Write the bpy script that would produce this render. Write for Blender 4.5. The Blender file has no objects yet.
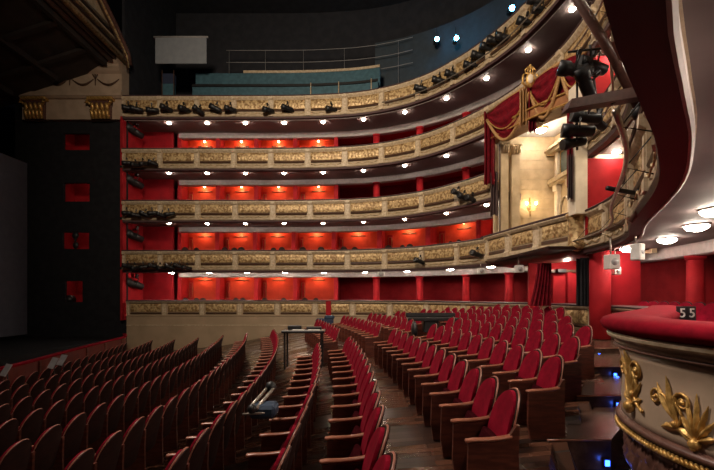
import bpy, math, random
from mathutils import Vector, Matrix
random.seed(7)
PI = math.pi
C = bpy.context.scene.collection
sc = bpy.context.scene
F = 400.0; HX = 357.0; HY = 294.0          # the lens, in pixels of the photograph

def at(px, py, Y):
    return Vector(((px-HX)*Y/F, Y, (HY-py)*Y/F))

# ---------------------------------------------------------------- materials
def mat(name, col, rough=.6, metal=0., col2=None, scale=8., bump=0., bscale=None, emit=None, estr=0., spec=None, sheen=0., detail=4., stretch=None, lo=.4, hi=.62):
    m = bpy.data.materials.new(name); m.use_nodes = True
    nt = m.node_tree; b = nt.nodes['Principled BSDF']
    b.inputs['Base Color'].default_value = (*col, 1)
    b.inputs['Roughness'].default_value = rough
    b.inputs['Metallic'].default_value = metal
    if spec is not None: b.inputs['Specular IOR Level'].default_value = spec
    if sheen: b.inputs['Sheen Weight'].default_value = sheen
    tc = nt.nodes.new('ShaderNodeTexCoord')
    mp = nt.nodes.new('ShaderNodeMapping'); nt.links.new(tc.outputs['Object'], mp.inputs[0])
    if stretch: mp.inputs['Scale'].default_value = stretch
    n = nt.nodes.new('ShaderNodeTexNoise'); n.inputs['Scale'].default_value = scale
    n.inputs['Detail'].default_value = detail
    nt.links.new(mp.outputs[0], n.inputs['Vector'])
    r = nt.nodes.new('ShaderNodeValToRGB')
    c2 = col2 if col2 else tuple(c*.82 for c in col)
    r.color_ramp.elements[0].color = (*c2, 1); r.color_ramp.elements[0].position = lo
    r.color_ramp.elements[1].color = (*col, 1); r.color_ramp.elements[1].position = hi
    nt.links.new(n.outputs[0], r.inputs[0]); nt.links.new(r.outputs[0], b.inputs['Base Color'])
    if bump:
        bn = nt.nodes.new('ShaderNodeBump'); bn.inputs['Strength'].default_value = bump
        bn.inputs['Distance'].default_value = .02
        n2 = nt.nodes.new('ShaderNodeTexNoise'); n2.inputs['Scale'].default_value = bscale or scale*3
        nt.links.new(mp.outputs[0], n2.inputs['Vector'])
        nt.links.new(n2.outputs[0], bn.inputs['Height']); nt.links.new(bn.outputs[0], b.inputs['Normal'])
    if emit:
        b.inputs['Emission Color'].default_value = (*emit, 1); b.inputs['Emission Strength'].default_value = estr
    return m
M = {}
M['velvet'] = mat('velvet', (.24,.005,.02), .9, col2=(.16,.0035,.013), scale=5, spec=.06)
M['drapered'] = mat('drape_velvet', (.17,.006,.013), .85, col2=(.1,.004,.009), scale=6, spec=.1)
M['cushionred'] = mat('cushion_velvet', (.22,.005,.015), .9, col2=(.17,.004,.012), scale=9, spec=.06)
M['redwall'] = mat('red_wall', (.38,.012,.018), .75, col2=(.3,.008,.014), scale=2, bump=.1, spec=.2)
M['boxwall_lit'] = mat('box_wall_lit', (.58,.06,.028), .7, col2=(.5,.045,.022), scale=3, spec=.2)  # red wall with the orange of the lamp glow put into its colour
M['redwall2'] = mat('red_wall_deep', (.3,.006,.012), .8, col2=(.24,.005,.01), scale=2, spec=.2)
M['maroon'] = mat('maroon_paint', (.085,.05,.05), .6, col2=(.075,.043,.043), scale=2, spec=.25)
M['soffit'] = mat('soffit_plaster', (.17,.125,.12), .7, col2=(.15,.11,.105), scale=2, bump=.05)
M['beam'] = mat('beam_plaster', (.5,.43,.42), .6, col2=(.42,.37,.36), scale=6)
M['cream'] = mat('cream_paint', (.52,.41,.28), .5, col2=(.42,.32,.2), scale=6, bump=.15)
M['relief'] = mat('gilded_relief', (.62,.44,.22), .42, .25, col2=(.26,.15,.06), scale=9, bump=.5, bscale=22, detail=3, lo=.4, hi=.58)
M['ledge'] = mat('cream_ledge', (.6,.49,.35), .45, col2=(.45,.34,.22), scale=10, bump=.2)
M['darkbar'] = mat('dark_moulding', (.09,.045,.025), .4, col2=(.06,.03,.02), scale=6)
M['gold'] = mat('gilt', (.72,.45,.15), .38, .55, col2=(.42,.23,.06), scale=12, bump=.2)
M['tanwall'] = mat('tan_wall', (.4,.29,.19), .55, col2=(.34,.25,.16), scale=1.2)
M['taupe'] = mat('taupe_panel', (.46,.34,.25), .36, col2=(.39,.29,.21), scale=2.5, bump=.05)
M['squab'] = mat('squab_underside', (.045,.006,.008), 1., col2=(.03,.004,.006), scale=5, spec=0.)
M['wood'] = mat('seat_wood', (.12,.03,.018), .38, col2=(.065,.016,.01), scale=5, stretch=(1,1,6))
M['backwood'] = mat('seat_back_wood', (.026,.009,.007), .7, col2=(.016,.006,.005), scale=5, stretch=(1,1,5), spec=.15)
M['armwood'] = mat('arm_wood', (.34,.12,.07), .3, col2=(.24,.075,.04), scale=9)
M['rim'] = mat('rim_wood', (.34,.13,.09), .3, col2=(.25,.09,.06), scale=9)
M['black'] = mat('black_metal', (.012,.012,.014), .45, col2=(.008,.008,.009), scale=9)
M['cloth'] = mat('black_cloth', (.022,.022,.025), .95, col2=(.018,.018,.021), scale=3, spec=.05)
M['glass_lens'] = mat('lens', (.02,.03,.05), .08, col2=(.015,.02,.04), scale=3)
M['steel'] = mat('steel_pipe', (.42,.38,.33), .35, .7, col2=(.32,.28,.24), scale=12)
M['brownpipe'] = mat('brown_pipe', (.13,.06,.045), .4, col2=(.09,.04,.03), scale=10)
M['screen'] = mat('grey_sheet', (.27,.29,.32), .7, col2=(.24,.26,.29), scale=3)
M['bluesheet'] = mat('blue_grey_sheet', (.075,.075,.1), .8, col2=(.065,.065,.088), scale=3)
M['teal'] = mat('teal_panel', (.05,.13,.17), .6, col2=(.035,.095,.125), scale=5)
M['navy'] = mat('navy_wall', (.04,.055,.068), .8, col2=(.033,.045,.056), scale=3)
M['darkceil'] = mat('dark_ceiling', (.04,.041,.048), .9, col2=(.033,.034,.04), scale=2, spec=.05)
M['darkbrown'] = mat('dark_brown_soffit', (.035,.024,.02), .7, col2=(.022,.016,.014), scale=1.5)
M['white'] = mat('white_plastic', (.62,.6,.58), .5, col2=(.55,.53,.5), scale=6)
M['paper'] = mat('grey_cover', (.34,.33,.33), .6, col2=(.28,.27,.27), scale=5)
M['blue'] = mat('blue_cloth', (.02,.045,.09), .7, col2=(.012,.03,.06), scale=12)
M['navybag'] = mat('navy_bag', (.02,.03,.07), .7, scale=12)
M['stonecream'] = mat('box_stone', (.58,.45,.28), .5, col2=(.48,.36,.22), scale=3)
M['ivory'] = mat('ivory', (.75,.66,.52), .5, col2=(.66,.57,.44), scale=4)
M['ceilwhite'] = mat('white_ceiling', (.75,.76,.76), .6, col2=(.68,.68,.68), scale=3)
M['windowglass'] = mat('window_glass', (.05,.07,.07), .1, col2=(.03,.05,.05), scale=3)
M['barrier'] = mat('barrier_wood', (.15,.022,.014), .5, col2=(.1,.014,.01), scale=3, stretch=(1,1,.4))
M['goldfab'] = mat('gold_fringe', (.42,.24,.09), .7, col2=(.28,.14,.05), scale=30)
def emitm(name, col, s):
    m = bpy.data.materials.new(name); m.use_nodes = True
    nt = m.node_tree; nt.nodes.clear()
    e = nt.nodes.new('ShaderNodeEmission'); o = nt.nodes.new('ShaderNodeOutputMaterial')
    tc = nt.nodes.new('ShaderNodeTexCoord'); v = nt.nodes.new('ShaderNodeTexVoronoi'); v.inputs['Scale'].default_value = 25
    mx = nt.nodes.new('ShaderNodeMapRange'); mx.inputs[3].default_value = s*.8; mx.inputs[4].default_value = s*1.2
    nt.links.new(tc.outputs['Object'], v.inputs['Vector']); nt.links.new(v.outputs['Distance'], mx.inputs[0])
    nt.links.new(mx.outputs[0], e.inputs['Strength'])
    e.inputs['Color'].default_value = (*col, 1)
    nt.links.new(e.outputs[0], o.inputs[0])
    return m
M['lampglow'] = emitm('lamp_glow', (1,.86,.7), 95)
M['warmglow'] = emitm('warm_glow', (1,.55,.22), 40)
M['blueglow'] = emitm('blue_glow', (.12,.62,1), 60)
M['stepglow'] = emitm('step_glow', (.03,.12,1), 9)
M['sconceglow'] = emitm('sconce_glow', (1,.75,.4), 60)

def floor_mat():
    m = bpy.data.materials.new('wood_floor'); m.use_nodes = True
    nt = m.node_tree; b = nt.nodes['Principled BSDF']
    tc = nt.nodes.new('ShaderNodeTexCoord'); mp = nt.nodes.new('ShaderNodeMapping')
    nt.links.new(tc.outputs['Object'], mp.inputs[0])
    br = nt.nodes.new('ShaderNodeTexBrick'); br.inputs['Scale'].default_value = 1
    br.inputs['Brick Width'].default_value = .9; br.inputs['Row Height'].default_value = .13
    br.inputs['Mortar Size'].default_value = .006; br.inputs['Mortar'].default_value = (.012,.005,.003,1)
    br.inputs['Color1'].default_value = (.12,.05,.03,1); br.inputs['Color2'].default_value = (.018,.008,.006,1)
    nt.links.new(mp.outputs[0], br.inputs['Vector'])
    nt.links.new(br.outputs['Color'], b.inputs['Base Color'])
    n = nt.nodes.new('ShaderNodeTexNoise'); n.inputs['Scale'].default_value = 3; nt.links.new(mp.outputs[0], n.inputs['Vector'])
    mr = nt.nodes.new('ShaderNodeMapRange'); mr.inputs[3].default_value = .1; mr.inputs[4].default_value = .26
    sp_ = nt.nodes.new('ShaderNodeSeparateColor'); nt.links.new(br.outputs['Color'], sp_.inputs[0])
    mr.inputs[1].default_value = .018; mr.inputs[2].default_value = .12; mr.inputs[3].default_value = .4; mr.inputs[4].default_value = .1
    nt.links.new(sp_.outputs[0], mr.inputs[0]); nt.links.new(mr.outputs[0], b.inputs['Roughness'])
    bp = nt.nodes.new('ShaderNodeBump'); bp.inputs['Strength'].default_value = 1.0; bp.inputs['Distance'].default_value = .01
    nt.links.new(br.outputs['Color'], bp.inputs['Height']); nt.links.new(bp.outputs[0], b.inputs['Normal'])
    return m
M['floor'] = floor_mat()
def carpet_steps():
    return mat('step_tread', (.11,.06,.04), .24, col2=(.05,.025,.018), scale=4, stretch=(1,8,1))
M['tread'] = carpet_steps()

# ---------------------------------------------------------------- mesh builder
class MB:
    def __init__(s): s.v = []; s.f = []; s.sm = []
    def add(s, vs, fs, smooth=False):
        o = len(s.v); s.v += [tuple(v) for v in vs]
        s.f += [tuple(i+o for i in f) for f in fs]; s.sm += [smooth]*len(fs); return s
    def box(s, a, b, bev=0.):
        x0,y0,z0 = a; x1,y1,z1 = b
        if bev <= 0:
            vs = [(x,y,z) for z in (z0,z1) for y in (y0,y1) for x in (x0,x1)]
            s.add(vs, [(0,2,3,1),(4,5,7,6),(0,1,5,4),(2,6,7,3),(0,4,6,2),(1,3,7,5)])
            return s
        r = bev; rings = []
        def ring(d, z): return [(x0+d,y0+r,z),(x0+r,y0+d,z),(x1-r,y0+d,z),(x1-d,y0+r,z),(x1-d,y1-r,z),(x1-r,y1-d,z),(x0+r,y1-d,z),(x0+d,y1-r,z)]
        rs = [ring(r*.9,z0), ring(0,z0+r), ring(0,z1-r), ring(r*.9,z1)]
        vs = [p for q in rs for p in q]; fs = [tuple(range(7,-1,-1)), tuple(range(24,32))]
        for k in range(3):
            for i in range(8):
                j = (i+1) % 8; fs.append((k*8+i, k*8+j, k*8+8+j, k*8+8+i))
        s.add(vs, fs); return s
    def obox(s, mtx, size):                      # oriented box centred at mtx
        x,y,z = [q/2 for q in size]
        vs = [mtx @ Vector((a*x,b*y,c*z)) for c in (-1,1) for b in (-1,1) for a in (-1,1)]
        s.add(vs, [(0,2,3,1),(4,5,7,6),(0,1,5,4),(2,6,7,3),(0,4,6,2),(1,3,7,5)]); return s
    def tube(s, pts, r, n=8, closed=False, cap=True):
        pts = [Vector(p) for p in pts]; N = len(pts); vs = []; up = Vector((.13,.21,.97))
        rr = r if isinstance(r, (list,tuple)) else [r]*N
        for i,p in enumerate(pts):
            if closed: d = pts[(i+1)%N]-pts[i-1]
            else: d = pts[min(i+1,N-1)]-pts[max(i-1,0)]
            if d.length < 1e-9: d = Vector((0,0,1))
            d.normalize(); a = d.cross(up)
            if a.length < .08: a = d.cross(Vector((1,0,0)))
            a.normalize(); b = d.cross(a)
            for k in range(n):
                t = 2*PI*k/n; vs.append(p + (a*math.cos(t)+b*math.sin(t))*rr[i])
        fs = []
        for i in range(N if closed else N-1):
            j = (i+1)%N
            for k in range(n):
                l = (k+1)%n; fs.append((i*n+k, i*n+l, j*n+l, j*n+k))
        if cap and not closed: fs += [tuple(range(n-1,-1,-1)), tuple((N-1)*n+k for k in range(n))]
        s.add(vs, fs, True); return s
    def lathe(s, prof, n=16, o=(0,0,0), mtx=None):
        vs = []
        for r,z in prof:
            for k in range(n):
                t = 2*PI*k/n; p = Vector((r*math.cos(t), r*math.sin(t), z))
                if mtx: p = mtx @ p
                vs.append(p+Vector(o))
        fs = []
        for i in range(len(prof)-1):
            for k in range(n):
                l = (k+1)%n; fs.append((i*n+k, i*n+l, (i+1)*n+l, (i+1)*n+k))
        if prof[0][0] > 1e-6: fs.append(tuple(range(n-1,-1,-1)))
        if prof[-1][0] > 1e-6: fs.append(tuple((len(prof)-1)*n+k for k in range(n)))
        s.add(vs, fs, True); return s
    def prism(s, poly, f0, f1):                  # poly of 2D points, f0/f1 map them to the two faces
        n = len(poly); vs = [f0(p) for p in poly]+[f1(p) for p in poly]
        s.add(vs, [tuple(range(n-1,-1,-1)), tuple(range(n,2*n))]+[(i,(i+1)%n,n+(i+1)%n,n+i) for i in range(n)]); return s
    def grid(s, fn, nu, nv, smooth=True):
        vs = [fn(i/nu, j/nv) for i in range(nu+1) for j in range(nv+1)]
        fs = [(i*(nv+1)+j, (i+1)*(nv+1)+j, (i+1)*(nv+1)+j+1, i*(nv+1)+j+1) for i in range(nu) for j in range(nv)]
        s.add(vs, fs, smooth); return s
    def ball(s, c, r, n=10, sc=(1,1,1)):
        m = n//2
        prof = [(max(1e-7, math.sin(PI*i/m)), -math.cos(PI*i/m)) for i in range(m+1)]
        vs = []
        for a,z in prof:
            for k in range(n):
                t = 2*PI*k/n; vs.append((c[0]+r*sc[0]*a*math.cos(t), c[1]+r*sc[1]*a*math.sin(t), c[2]+r*sc[2]*z))
        fs = [(i*n+k, i*n+(k+1)%n, (i+1)*n+(k+1)%n, (i+1)*n+k) for i in range(m) for k in range(n)]
        s.add(vs, fs, True); return s
    def build(s, name, m, parent=None, origin=None):
        me = bpy.data.meshes.new(name)
        v = s.v
        if origin is not None:
            ox,oy,oz = origin; v = [(a-ox,b-oy,c-oz) for a,b,c in v]
        me.from_pydata(v, [], s.f); me.polygons.foreach_set('use_smooth', s.sm)
        me.materials.append(m); me.update()
        o = bpy.data.objects.new(name, me); C.objects.link(o)
        if origin is not None: o.location = origin
        if parent: o.parent = parent
        return o

def tag(o, label=None, cat=None, group=None, kind=None):
    if label: o['label'] = label
    if cat: o['category'] = cat
    if group: o['group'] = group
    if kind: o['kind'] = kind
    return o
def thing(name, label, cat, loc=(0,0,0), rz=0, group=None):
    o = bpy.data.objects.new(name, None); C.objects.link(o); o.empty_display_size = .1
    o.location = loc; o.rotation_euler = (0,0,rz); return tag(o, label, cat, group)
def struct(name, mb, m): return tag(mb.build(name, m), kind='structure')
kids = {}
def dup(root, loc, rot, label, group=None):
    r = root.copy(); C.objects.link(r); r.location = loc; r.rotation_euler = rot
    r['label'] = label
    if group: r['group'] = group
    for ch in kids[root.name]:
        c = ch.copy(); C.objects.link(c); c.parent = r
        for g in kids.get(ch.name, []):
            d = g.copy(); C.objects.link(d); d.parent = c
    return r
ORD = ['first','second','third','fourth','fifth','sixth','seventh','eighth','ninth','tenth','eleventh','twelfth','thirteenth','fourteenth','fifteenth','sixteenth','seventeenth','eighteenth','nineteenth','twentieth','twenty-first','twenty-second','twenty-third','twenty-fourth','twenty-fifth','twenty-sixth','twenty-seventh','twenty-eighth','twenty-ninth','thirtieth','thirty-first','thirty-second','thirty-third','thirty-fourth','thirty-fifth','thirty-sixth']

# ---------------------------------------------------------------- plan paths
class Path:
    def __init__(s, pts, step=.12):
        P = [Vector(p) for p in pts]; out = []
        for i in range(len(P)-1):
            p0 = P[max(i-1,0)]; p1 = P[i]; p2 = P[i+1]; p3 = P[min(i+2,len(P)-1)]
            n = max(2, int((p2-p1).length/step))
            for k in range(n):
                t = k/n
                out.append(.5*((2*p1)+(p2-p0)*t+(2*p0-5*p1+4*p2-p3)*t*t+(3*p1-p0-3*p2+p3)*t**3))
        out.append(P[-1]); s.p = out; s.s = [0.]
        for a,b in zip(out, out[1:]): s.s.append(s.s[-1]+(b-a).length)
        s.L = s.s[-1]
    def pos(s, t):
        t = min(max(t,0),s.L); import bisect
        i = min(max(bisect.bisect_right(s.s,t)-1,0), len(s.p)-2)
        k = (t-s.s[i])/max(1e-9,(s.s[i+1]-s.s[i])); return s.p[i].lerp(s.p[i+1],k)
    def nrm(s, t):
        d = s.pos(t+.15)-s.pos(t-.15); d.normalize(); return Vector((-d.y, d.x))
    def pt(s, t, o, z):
        p = s.pos(t)+s.nrm(t)*o; return Vector((p.x,p.y,z))
    def find(s, fn):
        for t,p in zip(s.s, s.p):
            if fn(p): return t
        return s.L
    def yaw(s, t):
        d = s.pos(t+.15)-s.pos(t-.15); return math.atan2(d.y, d.x)
def sweep(mb, path, s0, s1, prof, ds=.3, closed=True, smooth=False):
    n = max(1, int(round((s1-s0)/ds))); m = len(prof); vs = []
    for i in range(n+1):
        t = s0+(s1-s0)*i/n
        for o,z in prof: vs.append(path.pt(t,o,z))
    fs = []
    for i in range(n):
        for k in range(m if closed else m-1):
            l = (k+1)%m; fs.append((i*m+k, i*m+l, (i+1)*m+l, (i+1)*m+k))
    if closed: fs += [tuple(range(m-1,-1,-1)), tuple(n*m+k for k in range(m))]
    mb.add(vs, fs, smooth); return mb

TP = Path([(-12.9,22),(-10,22),(-7,22),(-4,21.98),(-2,21.87),(0,21.6),(1.8,20.95),(3.4,19.9),(4.7,18.4),(5.6,16.9),(6.25,15.3),(6.6,13.6),(6.65,12),(6.35,10),(5.75,8.5),(4.75,6.95),(3.43,4.6),(2.5,3.33),(1.8,2.54),(1.28,1.97),(1.0,1.63),(.5,1.05),(-.4,.3),(-1.6,-.5)])
ZB = [1.2, 3.95, 6.8, 9.65]; ZT = [2.4, 5.15, 8.0, 10.9]
sBox0 = TP.find(lambda p: p.x > 3 and p.y < 16.75)
sBox1 = TP.find(lambda p: p.x > 3 and p.y < 12.1)
sCol = TP.find(lambda p: p.x > -1.6)
LV = ['first','second','third','top']

# ---------------------------------------------------------------- balcony tiers
def relief_fn(path, s0, s1, z0, z1, o, amp):
    w = s1-s0; h = z1-z0
    def fn(u, v):
        t = s0+w*u; z = z0+h*v
        e = min(u, 1-u)*w; ev = min(v, 1-v)*h
        m = min(1, e/.06)*min(1, ev/.05)
        a = (u*w/.36)*2*PI
        vine = math.exp(-((v-.5-.24*math.sin(a))/.1)**2)
        curl = math.exp(-((((a/PI) % 1)-.5)/.2)**2)*math.exp(-((v-.5+.2*math.sin(a))/.16)**2)
        return path.pt(t, o-amp*m*(.3+vine*.8+curl*.9), z)
    return fn
def lion_frame(mb, path, a, b, z0, z1, o):
    P = [path.pt(a,o,z0), path.pt((a+b)/2,o,z0), path.pt(b,o,z0), path.pt(b,o,z1), path.pt((a+b)/2,o,z1), path.pt(a,o,z1)]
    mb.tube(P, .018, 4, closed=True)
def tier(k, ranges):
    z0, z1 = ZB[k], ZT[k]
    o = thing('balcony_front', f'curved gilded cream parapet of the {LV[k]} balcony ring' if k<3 else 'curved gilded cream parapet of the top balcony ring, under the dark ceiling', 'balcony', (0,0,0))
    body = MB(); rail = MB(); band = MB(); trim = MB(); corn = MB()
    for a,b in ranges:
        sweep(body, TP, a, b, [(.06,z0+.1),(.0,z0+.16),(.0,z0+.3),(.07,z0+.36),(.07,z1-.2),(.25,z1-.2),(.25,z0+.1)])
        sweep(corn, TP, a, b, [(.05,z1-.22),(-.02,z1-.15),(-.06,z1-.1),(-.06,z1-.05),(.24,z1-.05),(.24,z1-.22)])
        sweep(rail, TP, a, b, [(-.08,z1-.05),(-.1,z1-.015),(-.06,z1+.02),(.3,z1+.02),(.32,z1-.02),(.3,z1-.05)])
        sweep(band, TP, a, b, [(0,z0),(-.02,z0+.1),(.2,z0+.11),(.2,z0)])
        sweep(trim, TP, a, b, [(.2,z0-.02),(.2,z0+.09),(.235,z0+.1),(.24,z0-.01),(.22,z0-.025)])
    body.build('front_wall', M['cream'], o); corn.build('cornice', M['ledge'], o)
    rail.build('handrail', M['maroon'], o); band.build('soffit_band', M['maroon'], o); trim.build('soffit_trim', M['beam'], o)
    for a,b in ranges:
        n = max(1, int(round((b-a)/2.02)))
        for i in range(n):
            s0 = a+(b-a)*i/n; s1 = a+(b-a)*(i+1)/n
            p = MB(); w = .24
            sweep(p, TP, s0-w/2+.01, s0+w/2, [(-.05,z0+.13),(-.05,z0+.3),(-.02,z0+.34),(-.02,z1-.26),(-.1,z1-.2),(-.1,z1-.06),(.08,z1-.06),(.08,z0+.13)], .12)
            sweep(p, TP, s0-.07, s0+.07, [(-.045,z0+.42),(-.045,z1-.32),(.0,z1-.32),(.0,z0+.42)], .14)
            p.build('pilaster', M['ledge'], o)
            q = MB(); q.grid(relief_fn(TP, s0+w/2+.05, s1-w/2-.05, z0+.56, z1-.24, .055, .035), 40, 10)
            lion_frame(q, TP, s0+w/2+.04, s1-w/2-.04, z0+.55, z1-.23, .05)
            q.build('relief_panel', M['relief'], o)
            if k < 4:
                q = MB(); sweep(q, TP, s0+w/2+.06, s1-w/2-.06, [(.07,z0+.41),(-.005,z0+.4),(-.03,z0+.44),(-.005,z0+.5),(.07,z0+.52)], .5)
                q.build('dark_moulding', M['darkbar'], o)
            q = MB(); m0 = s0+w/2+.1; m1 = s1-w/2-.1
            pts = []
            for j in range(13):
                t = j/12; zz = z0+.3-.07*abs(math.sin(t*PI*3))
                pts.append(TP.pt(m0+(m1-m0)*t, -.03, zz))
            q.tube(pts, .014, 5)
            for j in range(4): q.ball(TP.pt(m0+(m1-m0)*j/3, -.02, z0+.3), .028, 6)
            q.build('festoon', M['relief'], o)
    return o
FULL = [(0, TP.L-.2)]
SPLIT = [(0, sBox0-.1), (sBox1+.1, TP.L-.2)]
tier(0, [(0, sBox0-.1),(sBox1-.35, TP.L-.2)]); tier(1, SPLIT); tier(2, FULL); tier(3, FULL)

# slabs (soffit + floor), pale beam, ring walls
def slab(k):
    z = ZB[k]+.1
    for (a,b) in ([(0,TP.L)] if k != 1 else [(0,sBox0),(sBox1,TP.L)]):
        mb = MB(); sweep(mb, TP, a, b, [(.2,z),(4.7,z+.06),(4.7,z+.3),(.2,z+.3)]); struct('ceiling', mb, M['soffit'])
    mb = MB(); sweep(mb, TP, 2.1, sBox0-.2, [(2.6,z-.02),(4.6,z+.02),(4.6,z+.05),(2.6,z+.05)]); struct('ceiling_box', mb, M['redwall'])
    a0 = 2.1
    for j,(a,b) in enumerate([(a0, sBox0-.2 if k else sBox0+.6), (sBox1+.3 if k else sBox1-1.2, TP.L-3)]):
        mb = MB(); sweep(mb, TP, a, b, [(2.3,z-.3),(2.24,z-.27),(2.24,z-.04),(2.2,z+.01),(2.6,z+.01),(2.6,z-.3)])
        struct(f'trim_{k*2+j+1}', mb, M['beam'])
for k in range(4): slab(k)
lev = [(-1.35, ZB[0]+.1), (ZB[0]+.4, ZB[1]+.1), (ZB[1]+.4, ZB[2]+.1), (ZB[2]+.4, ZB[3]+.1)]
for k,(a,b) in enumerate(lev):
    for (s0,s1) in ([(0, TP.L)] if k == 0 else [(0, sBox0-.2),(sBox1+.2, TP.L)]):
        mb = MB(); sweep(mb, TP, s0, s1, [(4.5,a),(4.5,b+.05),(4.6,b+.05),(4.6,a)], .4)
        struct('wall_back', mb, M['redwall'])
    # end wall against the proscenium and the closed bay beside it
    mb = MB(); mb.box((-13.05,22.05,a-.1),(-12.92,27,b+.05)); struct('wall_left', mb, M['redwall'])
    mb = MB(); mb.box((-12.92,24.15,a-.1),(-11.1,24.3,b+.02)); struct('wall_bay', mb, M['redwall2'])
# box partitions, box lamps, chairs
def ring_at(s, o, z): p = TP.pt(s,o,z); return p
def partition(s, a, b):
    mb = MB(); sweep(mb, TP, s-.07, s+.07, [(2.35,a),(2.35,b),(3.4,b),(3.4,a)], .2)
    sweep(mb, TP, s-.11, s+.11, [(2.32,a),(2.32,b),(2.5,b),(2.5,a)], .3)
    struct('wall_partition', mb, M['redwall'])
def door(s, a, z):
    t = thing('box_door', None, None); t['kind'] = 'structure'; t.name = f'door_{len(doors)+1}'; doors.append(t)
    return t
doors = []
boxlamps = []; chairs = []
def boxrange(k):
    s0 = 2.1; s1 = {0: sCol, 1: sBox0-.3, 2: sCol, 3: sCol}[k]
    n = int(round((s1-s0)/2.3)); return s0, s1, n
bl = thing('wall_lamp', 'x', 'lamp', (0,0,0), 0, 'wall lamps at the back of the balcony boxes')
q = MB(); q.box((-.13,-.05,-.03),(.13,.0,.03)); q.build('bracket', M['darkbar'], bl)
q = MB(); q.box((-.42,-.05,-.3),(.42,.0,-.24)); q.build('shelf', M['darkbar'], bl)
q = MB(); q.lathe([(.03,-.03),(.06,.0),(.07,.04),(.04,.07)], 10, (0,-.1,.0)); q.build('shade', M['warmglow'], bl)
kids[bl.name] = list(bl.children)
ch = thing('box_chair', 'x', 'chair', (0,0,0), 0, 'chairs in the balcony boxes')
q = MB(); q.ball((0,.2,.78), .2, 12, (1,.16,1.15)); q.build('backrest', M['backwood'], ch)
q = MB(); q.box((-.21,-.2,.4),(.21,.2,.48), .03); q.build('seat', M['velvet'], ch)
for sx in (-1,1):
    for sy in (-1,1):
        q = MB(); q.tube([(sx*.17,sy*.16,.42),(sx*.19,sy*.19,0)], [.022,.014], 6); q.build('leg', M['backwood'], ch)
q = MB(); pts = [(.2*math.sin(t),.2,.78+.235*math.cos(t)) for t in [2*PI*i/16 for i in range(16)]]
q.tube(pts, .018, 5, closed=True); q.build('back_frame', M['backwood'], ch)
kids[ch.name] = list(ch.children)
fl = {0:'stalls-level', 1:'first balcony', 2:'second balcony', 3:'third balcony'}
used = [0,0]
lampn = 0
def place(proto, flag, loc, rot, label, group):
    if not used[flag]:
        used[flag] = 1; proto.location = loc; proto.rotation_euler = rot; proto['label'] = label; proto['group'] = group; return proto
    return dup(proto, loc, rot, label, group)
for k in range(4):
    a, b = lev[k]; s0,s1,n = boxrange(k)
    mb = MB(); sweep(mb, TP, s0, s1, [(3.4,a),(3.4,b),(3.5,b),(3.5,a)], .3); struct('wall_box', mb, M['boxwall_lit'])
    for i in range(n+1):
        s = s0+(s1-s0)*i/n
        partition(s, a, b-.02)
        if i < n:
            sm = s+(s1-s0)/n*.5
            p = TP.pt(sm, 3.4, b-.14)
            place(bl, 0, p, (0,0,TP.yaw(sm)), f'warm lamp on the back wall of the {fl[k]} box, {ORD[i]} box from the stage', 'wall lamps at the back of the balcony boxes')
            L = bpy.data.lights.new('box_bulb', 'POINT'); L.energy = 24; L.color = (1,.66,.3); L.shadow_soft_size = .06
            lo = bpy.data.objects.new('bulb', L); C.objects.link(lo); lo.location = TP.pt(sm, 3.12, b-.24)
            # panelled door leaf left of the lamp
            dm = MB(); sweep(dm, TP, s+.18, s+.42, [(3.32,a),(3.32,b-.45),(3.4,b-.45),(3.4,a)], .3)
            d = dm.build(f'door_{k*12+i+1}', M['redwall']); d['kind'] = 'structure'
            dk = MB(); lion_frame(dk, TP, s+.22, s+.38, a+1.1, b-.6, 3.31); dk.build('door_panel', M['goldfab'], d)
            if k < 3:
                for j,f in enumerate((.3,.52,.76)):
                    if (i*3+j+k) % 4 == 3: continue
                    sj = s+(s1-s0)/n*f
                    place(ch, 1, TP.pt(sj, 1.3+.3*(j%2), a+(.1 if k==0 else .14)), (0,0,TP.yaw(sj)+random.uniform(-.3,.3)), f'small chair in the {fl[k]} row, {ORD[i]} box from stage, {["left","middle","right"][j]} one', 'chairs in the balcony boxes')
# columns
def column(p, z0, z1, label, grp, r=.2):
    o = thing('column', label, 'column', (p.x,p.y,z0), 0, grp); h = z1-z0
    q = MB(); q.lathe([(r,.12),(r,h*.5),(r*.94,h-.1)], 16); q.build('shaft', M['redwall'], o)
    q = MB(); q.lathe([(r*1.25,0),(r*1.25,.06),(r*1.1,.12)], 16); q.build('base', M['redwall'], o)
    q = MB(); q.lathe([(r*.98,h-.12),(r*1.2,h-.05),(r*1.2,h)], 16); q.build('capital', M['redwall'], o)
for k in range(4):
    a,b = lev[k]; z1 = b-.29
    segs = []
    if k != 1: segs.append((sCol+2.0, sBox0-.4, 'between the boxes and the royal box'))
    segs.append((sBox1+1.1, TP.L-5, 'right of the royal box'))
    for (u,v,w) in segs:
        n = int((v-u)/2.05)
        for i in range(n+1):
            s = u+2.05*i
            column(TP.pt(s,2.42,0), a, z1, f'round red column on the {fl[k]} ring, {w}, {ORD[i]} from the left', f'red columns of the {fl[k]} ring')
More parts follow.
